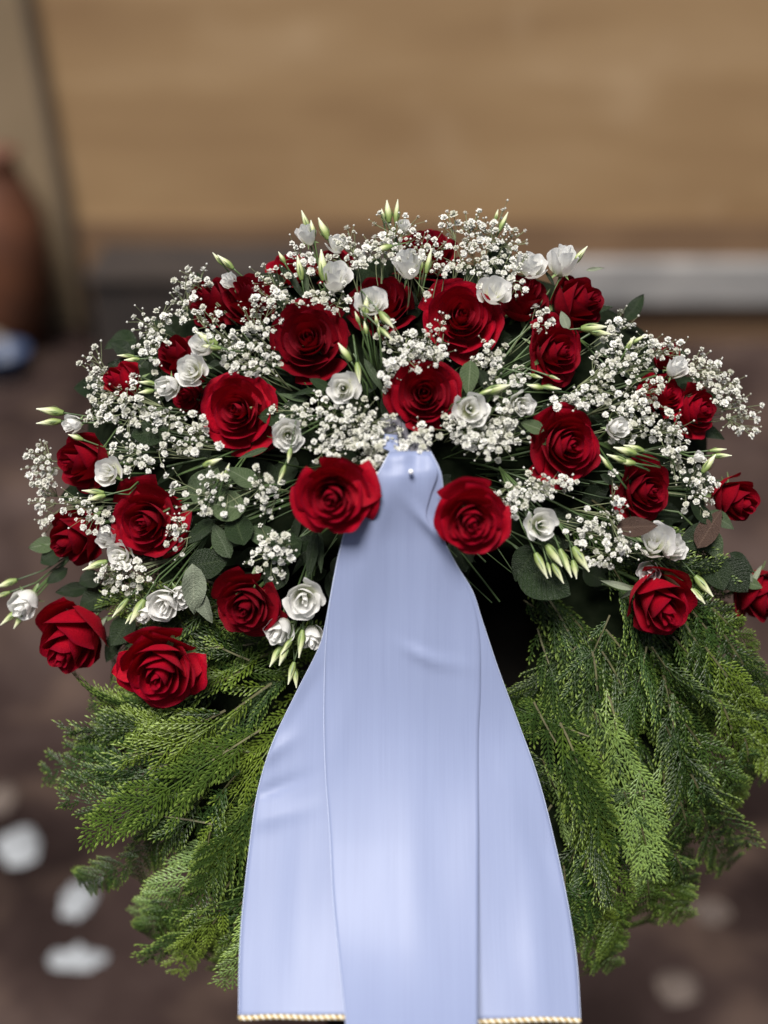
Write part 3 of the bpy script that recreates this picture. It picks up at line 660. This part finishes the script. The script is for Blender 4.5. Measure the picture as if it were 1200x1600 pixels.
# ---------------------------------------------------------------- baby's breath
def floret_mesh(seed):
    r = random.Random(seed); b = MB()
    for (n, tilt, L, z0) in ((7, 8, 1.0, -.1), (7, 38, .85, .1), (5, 62, .6, .25)):
        for k in range(n):
            a = 2 * math.pi * k / n + r.uniform(-.25, .25); t_ = R(tilt + r.uniform(-12, 12)); l = L * r.uniform(.8, 1.15)
            d = Vector((math.cos(a) * math.cos(t_), math.sin(a) * math.cos(t_), math.sin(t_))); s = Vector((-math.sin(a), math.cos(a), 0)) * l * .34
            c_ = Vector((0, 0, z0)); cup = Vector((0, 0, .10))
            b.add([c_, c_ + d * l * .65 + s + cup, c_ + d * l + s * .6 - cup * .5, c_ + d * l * .86, c_ + d * l - s * .6 + cup * .3, c_ + d * l * .65 - s + cup],
                  [[0, 1, 2, 3], [0, 3, 4, 5]], 0, [.1, .6, 1, 1, 1, .6])
    b.add([Vector((.35 * math.cos(a), .35 * math.sin(a), -.35)) for a in (0, 1.57, 3.14, 4.71)] + [Vector((0, 0, -.9))], [[0, 4, 1], [1, 4, 2], [2, 4, 3], [3, 4, 0]], 0, [0, 0, 0, 0, 0])
    return b.mesh('floret', [FLORET])
FLO = [floret_mesh(50 + i) for i in range(7)]
# (x, y, rx, ry, rot, n, dw, place)
GYP = [
 (622, 362, 26, 26, 0, 20, .012, 'around the tall green buds at the very top'),
 (590, 388, 26, 22, 20, 16, .014, 'just below and left of the topmost buds'),
 (548, 398, 26, 26, 0, 16, .008, 'between the cream buds and the topmost cluster'),
 (668, 385, 24, 16, 10, 10, .02, 'in front of the flat dark top rose'),
 (732, 362, 32, 22, -15, 20, .006, 'on the top right outline, left part'),
 (775, 376, 30, 34, 0, 28, .006, 'on the top right outline beside the single cream bud'),
 (738, 410, 34, 24, 0, 20, .016, 'above the bright red rose on its right'),
 (798, 425, 20, 28, 10, 14, .014, 'between the veiled bloom and the right outline blooms'),
 (690, 420, 14, 12, 0, 6, .02, 'beside the cup shaped white bloom'),
 (640, 415, 34, 40, 0, 8, .028, 'loose and open over the shadowed rose'),
 (470, 400, 14, 26, 10, 10, .006, 'between upper left white bloom and cream buds'),
 (516, 462, 30, 16, 0, 14, .012, 'along the top of the very dark rose'),
 (430, 452, 26, 30, 30, 18, .010, 'left of the long cream bud, upper left'),
 (396, 512, 24, 44, -20, 30, .010, 'in a column left of the very dark rose'),
 (410, 568, 32, 24, 0, 20, .008, 'between the very dark rose and the full red rose'),
 (356, 545, 16, 30, 0, 12, .004, 'right of the green budded white bloom, upper left'),
 (302, 438, 24, 14, 30, 9, .0, 'on the outline above the touching rose pair'),
 (286, 474, 12, 26, 0, 10, .0, 'on the outline left of the touching rose pair'),
 (320, 502, 24, 24, 0, 8, .02, 'open and loose below the touching rose pair'),
 (238, 508, 26, 26, 0, 14, .0, 'on the upper left outline above the dark half-open rose'),
 (232, 545, 20, 26, 10, 14, .0, 'left of the dark half-open rose'),
 (150, 600, 16, 40, 8, 20, .0, 'in a column on the outline left of the small rose'),
 (163, 650, 20, 16, 0, 10, .0, 'below the column at the upper left outline'),
 (196, 632, 28, 30, 0, 22, .010, 'right of the small upper left rose, dense'),
 (244, 655, 36, 28, 0, 22, .012, 'below the two joined white blooms, loose'),
 (292, 690, 34, 26, 20, 18, .014, 'sparse among thin stems left of the full red rose'),
 (216, 705, 34, 24, 0, 20, .010, 'above the dusky open rose, left'),
 (64, 724, 18, 30, 10, 20, .0, 'at the far left outline beside the ragged rose'),
 (66, 785, 16, 32, 0, 16, .0, 'at the far left outline above the plain rosebud'),
 (134, 797, 28, 20, -25, 22, .012, 'between the three far left roses'),
 (190, 900, 36, 26, 0, 26, .014, 'below the dusky open rose on the far left'),
 (276, 838, 16, 28, 0, 10, .012, 'right of the dusky open rose'),
 (322, 770, 44, 34, 0, 16, .020, 'thinly scattered over the grey leaves'),
 (410, 770, 40, 36, 0, 14, .018, 'thinly scattered left of the overlapping rose'),
 (424, 866, 32, 30, 0, 20, .014, 'below the grey leaves above the hanging white pair'),
 (482, 640, 36, 20, 10, 14, .008, 'below the small spiral centred bloom, sparse'),
 (550, 662, 42, 30, 0, 38, .014, 'dense, left of the ribbon top'),
 (510, 700, 32, 20, 10, 14, .010, 'above the overlapping rose, left'),
 (592, 690, 26, 24, 0, 20, .022, 'touching the ribbon top on its left side'),
 (575, 728, 16, 24, 20, 16, .018, 'in the corner between ribbon and overlapping rose'),
 (654, 692, 22, 18, 0, 16, .026, 'hanging over the folded top of the ribbon'),
 (628, 545, 30, 26, -30, 24, .016, 'between the central rose and the green bud cluster'),
 (672, 540, 26, 24, 0, 22, .016, 'between the central rose and the bright red rose'),
 (692, 508, 8, 22, 0, 6, .018, 'in a thin string left of the bright red rose'),
 (604, 585, 12, 18, 0, 8, .010, 'left of the central rose, small'),
 (715, 672, 28, 20, 0, 20, .012, 'below the yellow-green centred bloom'),
 (770, 688, 36, 24, 15, 28, .012, 'right of the ribbon top, dense'),
 (788, 640, 18, 28, 0, 16, .008, 'right of the yellow-green centred bloom'),
 (768, 560, 24, 28, 0, 16, .006, 'below the bright red rose on its right'),
 (812, 590, 14, 14, 0, 6, .006, 'small, left of the right-turned dark sided rose'),
 (845, 498, 20, 20, 0, 8, .006, 'between the maroon rose and the half-open dark rose'),
 (826, 766, 40, 18, 10, 26, .010, 'below the large right-turned rose'),
 (800, 790, 20, 16, 0, 9, .010, 'beside the rose at the right edge of the ribbon'),
 (900, 626, 34, 12, 0, 12, .010, 'between the two right-turned roses'),
 (968, 806, 10, 44, 4, 20, .018, 'in an upright string left of the rose over the brown leaf'),
 (922, 826, 24, 26, 0, 16, .012, 'right of the white bloom over five buds'),
 (958, 868, 34, 14, 18, 18, .014, 'in the lower curve right of the five cream buds'),
 (938, 592, 20, 34, 0, 18, .0, 'right of the dark sided rose, shaded'),
 (982, 560, 34, 26, 0, 30, .004, 'on the right shoulder, dense and upper'),
 (1000, 618, 28, 30, 0, 30, .006, 'on the right shoulder left of the dark rose pair'),
 (985, 660, 32, 22, 0, 18, .006, 'below the right shoulder cluster'),
 (968, 508, 14, 16, 0, 8, -.01, 'on the outline right of the half-open dark rose'),
 (1028, 540, 28, 14, -20, 16, .0, 'on the outline over the right shoulder'),
 (1092, 574, 34, 22, -25, 24, .006, 'on the outline above the dark rose pair'),
 (1152, 640, 24, 34, 20, 28, .0, 'at the far right outline, loose and highest reaching out'),
 (1128, 602, 20, 18, 0, 10, .002, 'above the far right cluster'),
 (1036, 672, 26, 22, 0, 14, .008, 'below the dark rose pair'),
 (1060, 700, 14, 30, 0, 14, .008, 'in a short column below the dark rose pair'),
 (1092, 765, 20, 30, 0, 20, .004, 'hanging between the brown leaf rose and far right rose'),
 (890, 752, 20, 10, 0, 5, .006, 'tiny, under the large right-turned rose'),
]
gr = random.Random(5); TOT = 0
for i, (x, y, rx, ry, rot, n, dw, place) in enumerate(GYP):
    bx, by = x + (620 - x) * .22, y + (760 - y) * .22
    base = P(bx, by, surf_w(bx, by) - .045)
    th_ = thing('babys_breath_sprig', "white baby's breath sprig " + place, "baby's breath", Matrix.Translation(base), "baby's breath sprigs in the wreath")
    b = MB(); nh = max(2, n // 5); hubs = []; n = int(n * 1.38)
    for h in range(nh):
        a = 2 * math.pi * h / nh + gr.random(); q = gr.uniform(.1, .6)
        hx = x + rx * q * math.cos(a) - (x - bx) * .18; hy = y + ry * q * math.sin(a) - (y - by) * .18
        hp = P(hx, hy, surf_w(hx, hy) + dw - .016 + gr.uniform(-.006, .004)); hubs.append((hx, hy, hp))
        b.tube(curve_pts(base, hp, W * .006 + U * gr.uniform(-.004, .004), 4), [.0009, .0008, .0007, .0006, .0005], 4, 0, False)
    ca, sa = math.cos(R(rot)), math.sin(R(rot)); pts = []
    for j in range(n):
        for tr in range(14):
            a = gr.uniform(0, 6.283); q = min(1.6, abs(gr.gauss(0, .64))) ; ex, ey = rx * q * math.cos(a), ry * q * math.sin(a)
            fx, fy = x + ex * ca + ey * sa, y + ex * sa * -1 + ey * ca
            if any((fx - q_[0]) ** 2 + (fy - q_[1]) ** 2 < (q_[2] * .80) ** 2 for q_ in ROSES if q_[5][0] == 'A' and q_[6] > -.005) and gr.random() < .93: continue
            if all((fx - px) ** 2 + (fy - py) ** 2 > 66 for px, py in pts): break
        else: continue
        pts.append((fx, fy))
        w = surf_w(fx, fy) + dw + gr.uniform(-.020, .018); fp = P(fx, fy, w)
        hx, hy, hp = min(hubs, key=lambda q_: (q_[0] - fx) ** 2 + (q_[1] - fy) ** 2)
        out = (fp - hp).normalized() * .7 + W * gr.uniform(.5, 1.3) + U * gr.uniform(-.4, .4) + V * gr.uniform(.1, .9)
        s = gr.choice((.0026, .0034, .0040, .0044, .0050, .0058))
        M = frame(fp, out, gr.uniform(0, 6.28), s)
        child('floret', FLO[gr.randrange(7)], M, th_); TOT += 1
        b.tube([hp, hp.lerp(fp, .5) + W * gr.uniform(-.002, .003) + U * gr.uniform(-.002, .002), fp], [.0006, .00055, .0005], 3, 0, False)
        if gr.random() < .75:                               # tiny closed buds beside the floret
            for q_ in range(gr.choice((1, 1, 2))):
                tp = fp + U * gr.uniform(-.011, .011) + V * gr.uniform(-.011, .011) + W * gr.uniform(-.004, .008); rr = gr.uniform(.0011, .0021)
                b.tube([hp.lerp(fp, .6), tp], [.00035, .0003], 3, 0, False)
                b.add([tp + d * rr for d in (U, V, -U, -V, W, -W)], [[0, 1, 4], [1, 2, 4], [2, 3, 4], [3, 0, 4], [1, 0, 5], [2, 1, 5], [3, 2, 5], [0, 3, 5]], 1, [.8] * 6)
    child('stem', b.mesh('stem', [THIN, FLORET], True), Matrix(), th_)
print('florets', TOT)

# ---------------------------------------------------------------- leaves
LM = {'g': leaf_mesh('leaf', LEAF_GREY, .62, .15, .25, .02, 1), 'r': leaf_mesh('leaf', LEAF_GREY, .80, .12, .2, .03, 2, tipp=.3), 'd': leaf_mesh('leaf', LEAF_DARK, .52, .2, .3, .02, 3),
      'D': leaf_mesh('leaf', LEAF_DARK, .78, .1, .15, .02, 4, tipp=.3), 'l': leaf_mesh('leaf', LEAF_GREY, .22, .3, .35, .01, 5), 'L': leaf_mesh('leaf', LEAF_DARK, .25, .3, .3, .01, 6),
      'p': leaf_mesh('leaf', LEAF_PALE, .52, .35, .3, .03, 7), 'b': leaf_mesh('leaf', LEAF_BROWN, .55, .2, .15, .02, 8), 's': leaf_mesh('leaf', LEAF_PALE, .24, .5, .5, .02, 9)}
# (label, name, [(x, y of leaf middle, length, angle, kind, dw)], stem from, stem to)
SPR = [
 ('sprig of rounded grey-green leaves in the middle of the left side', [(352, 790, 66, 170, 'r', .012), (372, 824, 60, 110, 'D', .010), (322, 758, 70, 60, 'r', .0), (345, 845, 62, 120, 'g', .006), (325, 880, 66, 10, 'D', .006), (378, 744, 60, 150, 'g', .002), (312, 830, 60, 215, 'd', .0)], (400, 760), (300, 900)),
 ('pale folded leaf hanging above the lowest left rose', [(303, 922, 84, -88, 'p', .020), (318, 948, 60, -70, 'p', .014)], (310, 870), (303, 900)),
 ('dark rounded leaves below the overlapping rose', [(442, 856, 66, 200, 'D', .002), (408, 836, 60, 160, 'g', .0), (430, 900, 60, 240, 'D', -.005), (470, 852, 50, 210, 'd', -.005)], (500, 820), (440, 860)),
 ('long green blade leaves hanging left of the ribbon', [(487, 868, 84, -100, 'L', .004), (500, 860, 70, -85, 'l', -.004), (545, 855, 30, -80, 'd', .0)], (505, 800), (490, 900)),
 ('pointed grey-green leaf below the bright red rose', [(733, 590, 56, -95, 'g', .012), (758, 596, 44, -60, 'd', .0)], (745, 560), (735, 600)),
 ('long curved leaf between the spiral centred bloom and the central rose', [(585, 588, 66, -60, 'l', .012), (598, 560, 44, -80, 'L', .0)], (570, 550), (600, 620)),
 ('large dark round leaf below the five cream buds', [(850, 905, 96, -30, 'D', .002), (822, 880, 66, 240, 'D', -.008)], (800, 850), (850, 900)),
 ('reddish brown leaf lying under the rose on the right', [(995, 823, 66, 4, 'b', .034)], (960, 815), (975, 822)),
 ('brown and green rose leaves beside the far right rose', [(1108, 826, 72, 60, 'b', .010), (1128, 812, 50, -30, 'g', .004), (1115, 850, 60, -60, 'g', .0), (1090, 840, 60, 200, 'D', .0), (1095, 800, 50, 130, 'd', .0)], (1060, 800), (1120, 860)),
 ('dark leaves below the far right stem', [(1148, 900, 70, -50, 'D', .004), (1120, 895, 60, -70, 'D', .0), (1160, 878, 50, -35, 'd', .0)], (1090, 850), (1190, 900)),
 ('small grey-green leaf left of the large right-turned rose', [(832, 666, 40, 160, 'g', .012), (952, 750, 34, -30, 'd', .004)], (800, 640), (840, 670)),
 ('narrow green leaves left of the long cream bud', [(462, 445, 50, -65, 'L', .012), (478, 440, 50, -80, 'l', .012), (450, 430, 46, -50, 'L', .008)], (480, 470), (450, 420)),
 ('dark leaves left of the small spiral centred bloom', [(475, 612, 44, 190, 'L', .010), (500, 600, 38, 150, 'd', .006), (455, 620, 46, 160, 'l', .004)], (520, 620), (470, 612)),
 ('dark rounded leaf behind the middle left bloom', [(428, 650, 50, 180, 'D', -.002), (460, 640, 44, 170, 'D', -.004), (395, 708, 50, 200, 'l', .002)], (500, 660), (430, 650)),
 ('pair of grey leaves at the far left outline', [(65, 852, 48, 190, 'g', -.002), (78, 870, 40, 210, 'D', -.004), (140, 905, 40, 200, 'D', .0)], (120, 860), (60, 850)),
 ('dark blue-green leaf among thin stems on the left', [(232, 676, 56, -170, 'D', .014), (250, 668, 40, 160, 'L', .010)], (290, 690), (220, 670)),
 ('long curved pale sepal leaves above the lower left rose', [(146, 962, 44, 100, 's', -.004), (118, 960, 40, 160, 's', -.004), (158, 975, 36, 60, 's', -.006)], (170, 940), (140, 975)),
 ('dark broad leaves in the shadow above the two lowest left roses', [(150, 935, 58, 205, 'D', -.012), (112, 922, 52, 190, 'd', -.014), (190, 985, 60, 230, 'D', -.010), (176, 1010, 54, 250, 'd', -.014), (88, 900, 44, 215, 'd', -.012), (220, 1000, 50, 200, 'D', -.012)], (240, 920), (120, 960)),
 ('pale pointed sepals above the lowest left rose', [(262, 998, 40, 130, 's', -.006), (292, 1000, 36, 60, 's', -.006)], (285, 975), (270, 1010)),
 ('pale curved sepal leaf left of the lower right rose', [(965, 914, 52, 165, 's', .012), (985, 925, 36, -140, 's', .004)], (990, 930), (940, 912)),
 ('small pale leaf by the dark half-open rose on the right', [(882, 500, 34, 110, 'p', .004), (930, 420, 30, 10, 's', .0), (858, 432, 34, 120, 'L', .0)], (890, 520), (880, 490)),
 ('pale open sepals at the stem end by the right picture edge', [(1168, 890, 44, 110, 's', .0), (1182, 898, 40, 60, 's', .0), (1176, 912, 34, -20, 'g', .010)], (1100, 860), (1180, 905)),
]
for i, (lab, lv, a, e) in enumerate(SPR):
    x0, y0 = lv[0][:2]; th_ = thing('leaf_sprig', lab, 'leaves', Matrix.Translation(P(x0, y0, surf_w(x0, y0))), 'loose leaves among the flowers')
    for j, (x, y, L, ang, kd, dw) in enumerate(lv):
        w = surf_w(x, y) + dw - .004; s = L * k_at(w); d = U * math.cos(R(ang)) + V * math.sin(R(ang)) + W * rnd.uniform(-.15, .2)
        Z = W + U * rnd.uniform(-.4, .4) + V * rnd.uniform(-.2, .5); dn = d.normalized()
        child('leaf', LM[kd], frame(P(x, y, w) - dn * s * .5, Z - dn * Z.dot(dn), 0, s, dn), th_)
    b = MB(); A = P(a[0], a[1], surf_w(*a) - .03); E = P(e[0], e[1], surf_w(*e) - .008)
    b.tube(curve_pts(A.lerp(HUB, .4), A, Vector(), 2) + curve_pts(A, E, W * .004, 4)[1:], .0014, 5)
    child('stem', b.mesh('stem', [STEM]), Matrix(), th_)
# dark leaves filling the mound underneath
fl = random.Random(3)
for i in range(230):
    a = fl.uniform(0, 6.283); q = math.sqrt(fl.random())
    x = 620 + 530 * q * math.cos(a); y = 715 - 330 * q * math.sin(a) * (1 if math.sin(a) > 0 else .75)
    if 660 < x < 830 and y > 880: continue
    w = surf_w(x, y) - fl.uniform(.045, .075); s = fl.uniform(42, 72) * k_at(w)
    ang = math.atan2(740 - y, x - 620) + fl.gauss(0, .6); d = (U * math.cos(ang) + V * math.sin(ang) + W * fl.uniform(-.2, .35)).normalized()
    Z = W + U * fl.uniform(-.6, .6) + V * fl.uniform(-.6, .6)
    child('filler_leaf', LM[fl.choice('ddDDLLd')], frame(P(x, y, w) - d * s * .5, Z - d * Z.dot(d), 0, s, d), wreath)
# stray stems running out from the middle of the bouquet
b = MB()
for i in range(150):
    a = fl.uniform(0, 6.283); q = fl.uniform(.35, 1); x = 620 + 520 * q * math.cos(a); y = 725 - 330 * q * math.sin(a) * (1 if math.sin(a) > 0 else .7)
    A = P(620 + (x - 620) * .25 + fl.uniform(-40, 40), 725 + (y - 725) * .25 + fl.uniform(-30, 30), .07); B_ = P(x, y, surf_w(x, y) - fl.uniform(.012, .035))
    b.tube(curve_pts(A, B_, W * fl.uniform(.0, .03) + V * fl.uniform(-.01, .01), 6), fl.choice((.0007, .0010, .0014, .0018)), 4, 0, False)
o = child('stray_stems', b.mesh('stray_stems', [STEM]), Matrix(), wreath); o['kind'] = 'stuff'

# ---------------------------------------------------------------- ribbon
def interp(tab, y):
    if y <= tab[0][0]: return tab[0][1]
    for i in range(len(tab) - 1):
        (y0, a), (y1, b_) = tab[i], tab[i + 1]
        if y0 <= y <= y1:
            t = (y - y0) / (y1 - y0)
            m0 = (b_ - tab[i - 1][1]) / (y1 - tab[i - 1][0]) if i > 0 else (b_ - a) / (y1 - y0)
            m1 = (tab[i + 2][1] - a) / (tab[i + 2][0] - y0) if i + 2 < len(tab) else (b_ - a) / (y1 - y0)
            h = y1 - y0
            return (2*t**3-3*t**2+1)*a + (t**3-2*t**2+t)*h*m0 + (-2*t**3+3*t**2)*b_ + (t**3-t**2)*h*m1
    return tab[-1][1]
RW = [(690, .205), (740, .220), (850, .195), (1000, .170), (1150, .162), (1300, .182), (1450, .215), (1600, .265), (1700, .31)]
# creases: (x, y, size along, size across, angle, height)
CREASE = [(682, 835, 62, 8, -48, .006), (655, 1022, 26, 7, -25, .0035), (690, 1035, 40, 10, -10, .002), (430, 1232, 46, 9, 22, -.0045), (425, 1175, 40, 12, 35, .005), (430, 1275, 50, 14, 15, .003),
          (690, 765, 30, 14, 90, -.005), (630, 728, 40, 8, 10, -.004), (600, 790, 60, 18, 70, .003), (520, 1150, 90, 26, 75, .003), (800, 1240, 90, 26, 115, .003), (845, 1330, 70, 18, 110, -.003), (560, 900, 120, 24, 80, .003), (700, 950, 110, 22, 100, -.003),
          (470, 1400, 130, 30, 88, .003), (640, 1380, 160, 40, 90, .004), (840, 1480, 130, 26, 95, .003), (480, 1090, 60, 14, 60, -.003)]
def crease(x, y):
    h = 0
    for (cx, cy, la, lb, an, ht) in CREASE:
        dx, dy = x - cx, cy - y; c_, s_ = math.cos(R(an)), math.sin(R(an)); p, q = (dx * c_ + dy * s_) / la, (-dx * s_ + dy * c_) / lb
        if abs(p) < 3 and abs(q) < 3: h += ht * math.exp(-p * p - q * q)
    return h
def tail(name, L, Rr, y0, y1, off, parent, cord, bow=.018, seed=0, selv=(0, 1), belly=0.0):
    nu, nv = 40, 110; vs = []
    for j in range(nv + 1):
        y = y0 + (y1 - y0) * j / nv; xl, xr = interp(L, y), interp(Rr, y)
        for i in range(nu + 1):
            u = i / nu; x = xl + (xr - xl) * u
            xm = (x - 640) / 270
            w = interp(RW, y) + off + belly * max(0, (y - 1180) / 420) ** 2 + bow * (1 - xm * xm) + crease(x, y) + .0022 * noise.noise(Vector((x * .010, y * .006, seed))) + .004 * noise.noise(Vector((x * .004, y * .003, seed + 5)))
            w += .0012 * math.exp(-max(0, y - 715) / 60) * math.sin(x * .17 + 1) + .0014 * math.exp(-max(0, y - 715) / 260) * math.sin(x * .06 + y * .012)
            w += .010 * (xm * .6) * math.sin((y - 700) / 160)
            yb = y + (6 * noise.noise(Vector((x * .01, seed, 0))) if j == nv else 0)
            vs.append(P(x, yb, w))
    fs = [[j * (nu + 1) + i, (j + 1) * (nu + 1) + i, (j + 1) * (nu + 1) + i + 1, j * (nu + 1) + i + 1] for j in range(nv) for i in range(nu)]
    ac_, al_ = [], []
    for j in range(nv + 1):
        for i in range(nu + 1): ac_.append((vs[j * (nu + 1) + i] - O).dot(U) + seed * .7); al_.append((vs[j * (nu + 1) + i] - O).dot(V))
    o = child(name, mesh(name, vs, fs, RIBBON, True, {'across': ac_, 'along': al_}), Matrix(), parent)
    m = o.modifiers.new('thickness', 'SOLIDIFY'); m.thickness = .0004; m.offset = -1
    for side in [(0, nu)[q_] for q_ in selv]:
        b = MB(); b.tube([vs[j * (nu + 1) + side] + W * .0003 for j in range(0, nv + 1)], .00042, 5)
        child('selvedge', b.mesh('selvedge', [SELV]), Matrix(), o)
    if cord:
        row = [vs[nv * (nu + 1) + i] for i in range(nu + 1)]; b = MB(); tot = 150
        for st_ in range(2):
            pts = []
            for k in range(tot * 2 + 1):
                f_ = k / (tot * 2) * nu; i = min(int(f_), nu - 1); p = row[i].lerp(row[i + 1], f_ - i)
                a = k * .55 + st_ * math.pi; pts.append(p + (V * math.cos(a) + W * math.sin(a)) * .0017 - V * .002)
            b.tube(pts, .0018, 5, st_)
        child('gold_cord', b.mesh('gold_cord', [GOLD, CREAM]), Matrix(), o)
rib = thing('ribbon', 'broad pale lavender-white satin ribbon with gold cord ends hanging down the wreath', 'ribbon', Matrix.Translation(P(640, 730, .22)))
tail('ribbon_tail', [(700, 612), (740, 590), (800, 550), (850, 533), (900, 522), (976, 508), (1010, 499), (1080, 464), (1160, 426), (1230, 404), (1290, 394), (1420, 379), (1500, 374), (1590, 373)],
     [(700, 640), (800, 640), (960, 600), (1200, 640), (1590, 640)], 705, 1587, -.0055, rib, True, seed=1, selv=(0,))
tail('ribbon_tail', [(700, 640), (800, 610), (1000, 600), (1590, 620)],
     [(700, 670), (736, 688), (762, 692), (790, 694), (812, 688), (835, 690), (880, 712), (923, 738), (965, 752), (1049, 780), (1135, 812), (1207, 838), (1279, 858), (1400, 885), (1500, 901), (1592, 907)], 705, 1592, -.0030, rib, True, seed=2, selv=(1,))
tail('ribbon_tail', [(700, 612), (740, 591), (800, 551), (850, 534), (900, 523), (976, 511), (1100, 506), (1200, 508), (1300, 515), (1400, 520), (1500, 530), (1650, 546)],
     [(700, 664), (736, 684), (775, 673), (808, 667), (835, 683), (866, 704), (900, 723), (950, 742), (1000, 750), (1080, 751), (1150, 748), (1300, 748), (1650, 746)], 705, 1650, .0, rib, True, seed=3, selv=(0,), belly=.030)
# folded top of the ribbon and the gauze behind it
def patch(name, quad, mat, parent, n=10, wob=.003, seed=0):
    a, b_, c_, d = quad; vs = []
    for j in range(n + 1):
        for i in range(n + 1):
            u, v = i / n, j / n; p = a.lerp(b_, u).lerp(d.lerp(c_, u), v)
            vs.append(p + W * (wob * math.sin(math.pi * u) * 2 + wob * noise.noise(Vector((u * 3, v * 3, seed)))))
    o = child(name, mesh(name, vs, [[j * (n + 1) + i, j * (n + 1) + i + 1, (j + 1) * (n + 1) + i + 1, (j + 1) * (n + 1) + i] for j in range(n) for i in range(n)], mat), Matrix(), parent)
    m = o.modifiers.new('thickness', 'SOLIDIFY'); m.thickness = .0004
patch('folded_top', [P(606, 732, .226), P(690, 738, .226), P(668, 704, .200), P(618, 698, .198)], RIBBON, rib, seed=4)
patch('folded_top', [P(598, 700, .222), P(626, 712, .224), P(622, 680, .200), P(600, 678, .2)], RIBBON, rib, seed=6)
gz = thing('gauze_strip', 'grey gauze strip crossed by dark wires just above the ribbon top', 'gauze', Matrix.Translation(P(615, 670, .18)))
patch('fabric', [P(592, 700, .185), P(648, 706, .190), P(630, 650, .165), P(594, 652, .165)], GAUZE, gz, seed=7)
patch('fabric', [P(640, 708, .216), P(684, 730, .222), P(668, 688, .20), P(640, 676, .195)], GAUZE, gz, seed=8)
b = MB()
for (x0, y0, x1, y1) in ((592, 660, 628, 668), (596, 680, 634, 684), (610, 645, 616, 700), (626, 650, 630, 700), (640, 686, 650, 735), (632, 690, 676, 712)):
    b.tube(curve_pts(P(x0, y0, .190), P(x1, y1, .205), W * .004, 5), .0006, 4)
child('wire', b.mesh('wire', [WIRE]), Matrix(), gz)
pin = thing('pin', 'tiny clear glass headed pin in the top fold of the ribbon', 'pin', Matrix.Translation(P(642, 737, .25)))
b = MB(); pc = P(642, 737, .245)
for i in range(7):
    for j in range(10):
        b.v.append(pc + (U * math.sin(math.pi * i / 6) * math.cos(.628 * j) + V * math.sin(math.pi * i / 6) * math.sin(.628 * j) + W * math.cos(math.pi * i / 6)) * .0032); b.a.append(0.)
for i in range(6):
    for j in range(10): b.f.append([i * 10 + j, i * 10 + (j + 1) % 10, (i + 1) * 10 + (j + 1) % 10, (i + 1) * 10 + j]); b.m.append(0)
child('pin_head', b.mesh('pin_head', [PIN]), Matrix(), pin)
b = MB(); b.tube([pc, pc - W * .03], .0004, 5); child('shaft', b.mesh('shaft', [GREYMETAL]), Matrix(), pin)
# two fallen white petals caught in the conifer
for (x, y, w, L, a, lab) in [(340, 1432, .045, 24, 20, 'small white petal caught in conifer left of the ribbon'), (160, 1388, .0, 18, 100, 'tiny white petal caught on a conifer tip at the lower left outline')]:
    vs, fs, at = petal_pts(1, .3, .1, -.2, .5, .3, 0, .03, a, 9, 7)
    o = link('fallen_petal', mesh('fallen_petal', vs, fs, WHITE, True, {'t': [.9] * len(at)}), None, frame(P(x, y, w), uvw(.3, .2), R(a), L * k_at(w)))
    tag(o, lab, 'petal')

# ---------------------------------------------------------------- stand behind and under the wreath
st = thing('display_stand', 'dark stained wooden stand behind and under the wreath', 'stand', Matrix.Translation(Vector((0, .3, 0))))
b = MB(); n = 40; ctr = P(CX, CY - 30, -.10)
ring = [ctr + (U * math.cos(2 * math.pi * i / n) * .32 + V * math.sin(2 * math.pi * i / n) * .30) for i in range(n)]
b.add(ring + [p - W * .02 for p in ring], [list(range(n)), list(range(2 * n - 1, n - 1, -1))] + [[i, i + n, (i + 1) % n + n, (i + 1) % n] for i in range(n)])
child('back_board', b.mesh('back_board', [BLACKWOOD], False), Matrix(), st)
top = P(640, 620, -.14)
for (x, dy) in ((520, .0), (760, .0), (640, 1.1)):
    b = MB(); hd = P(x if dy == 0 else 640, 700, -.14)
    if dy == 0:
        ft = P(x, 1500, -.14); d = (ft - hd).normalized(); ft = hd + d * (hd.z / -d.z)
        # keep the front legs upright under the ledge
        kn = P(x, 1440, -.14); ft = Vector((kn.x, kn.y + .10, 0)); pts = [hd, kn, ft]
    else: pts = [hd, Vector((hd.x, hd.y + .75, 0))]
    b.tube(pts, .016, 8); child('leg', b.mesh('leg', [BLACKWOOD]), Matrix(), st)
b = MB(); a, c_ = P(470, 1475, -.06), P(820, 1475, -.06); b.box((a + c_) / 2, ((c_ - a).length, .035, .14), 0, Matrix((U, V, W)).transposed())
child('ledge', b.mesh('ledge', [BLACKWOOD], False), Matrix(), st)
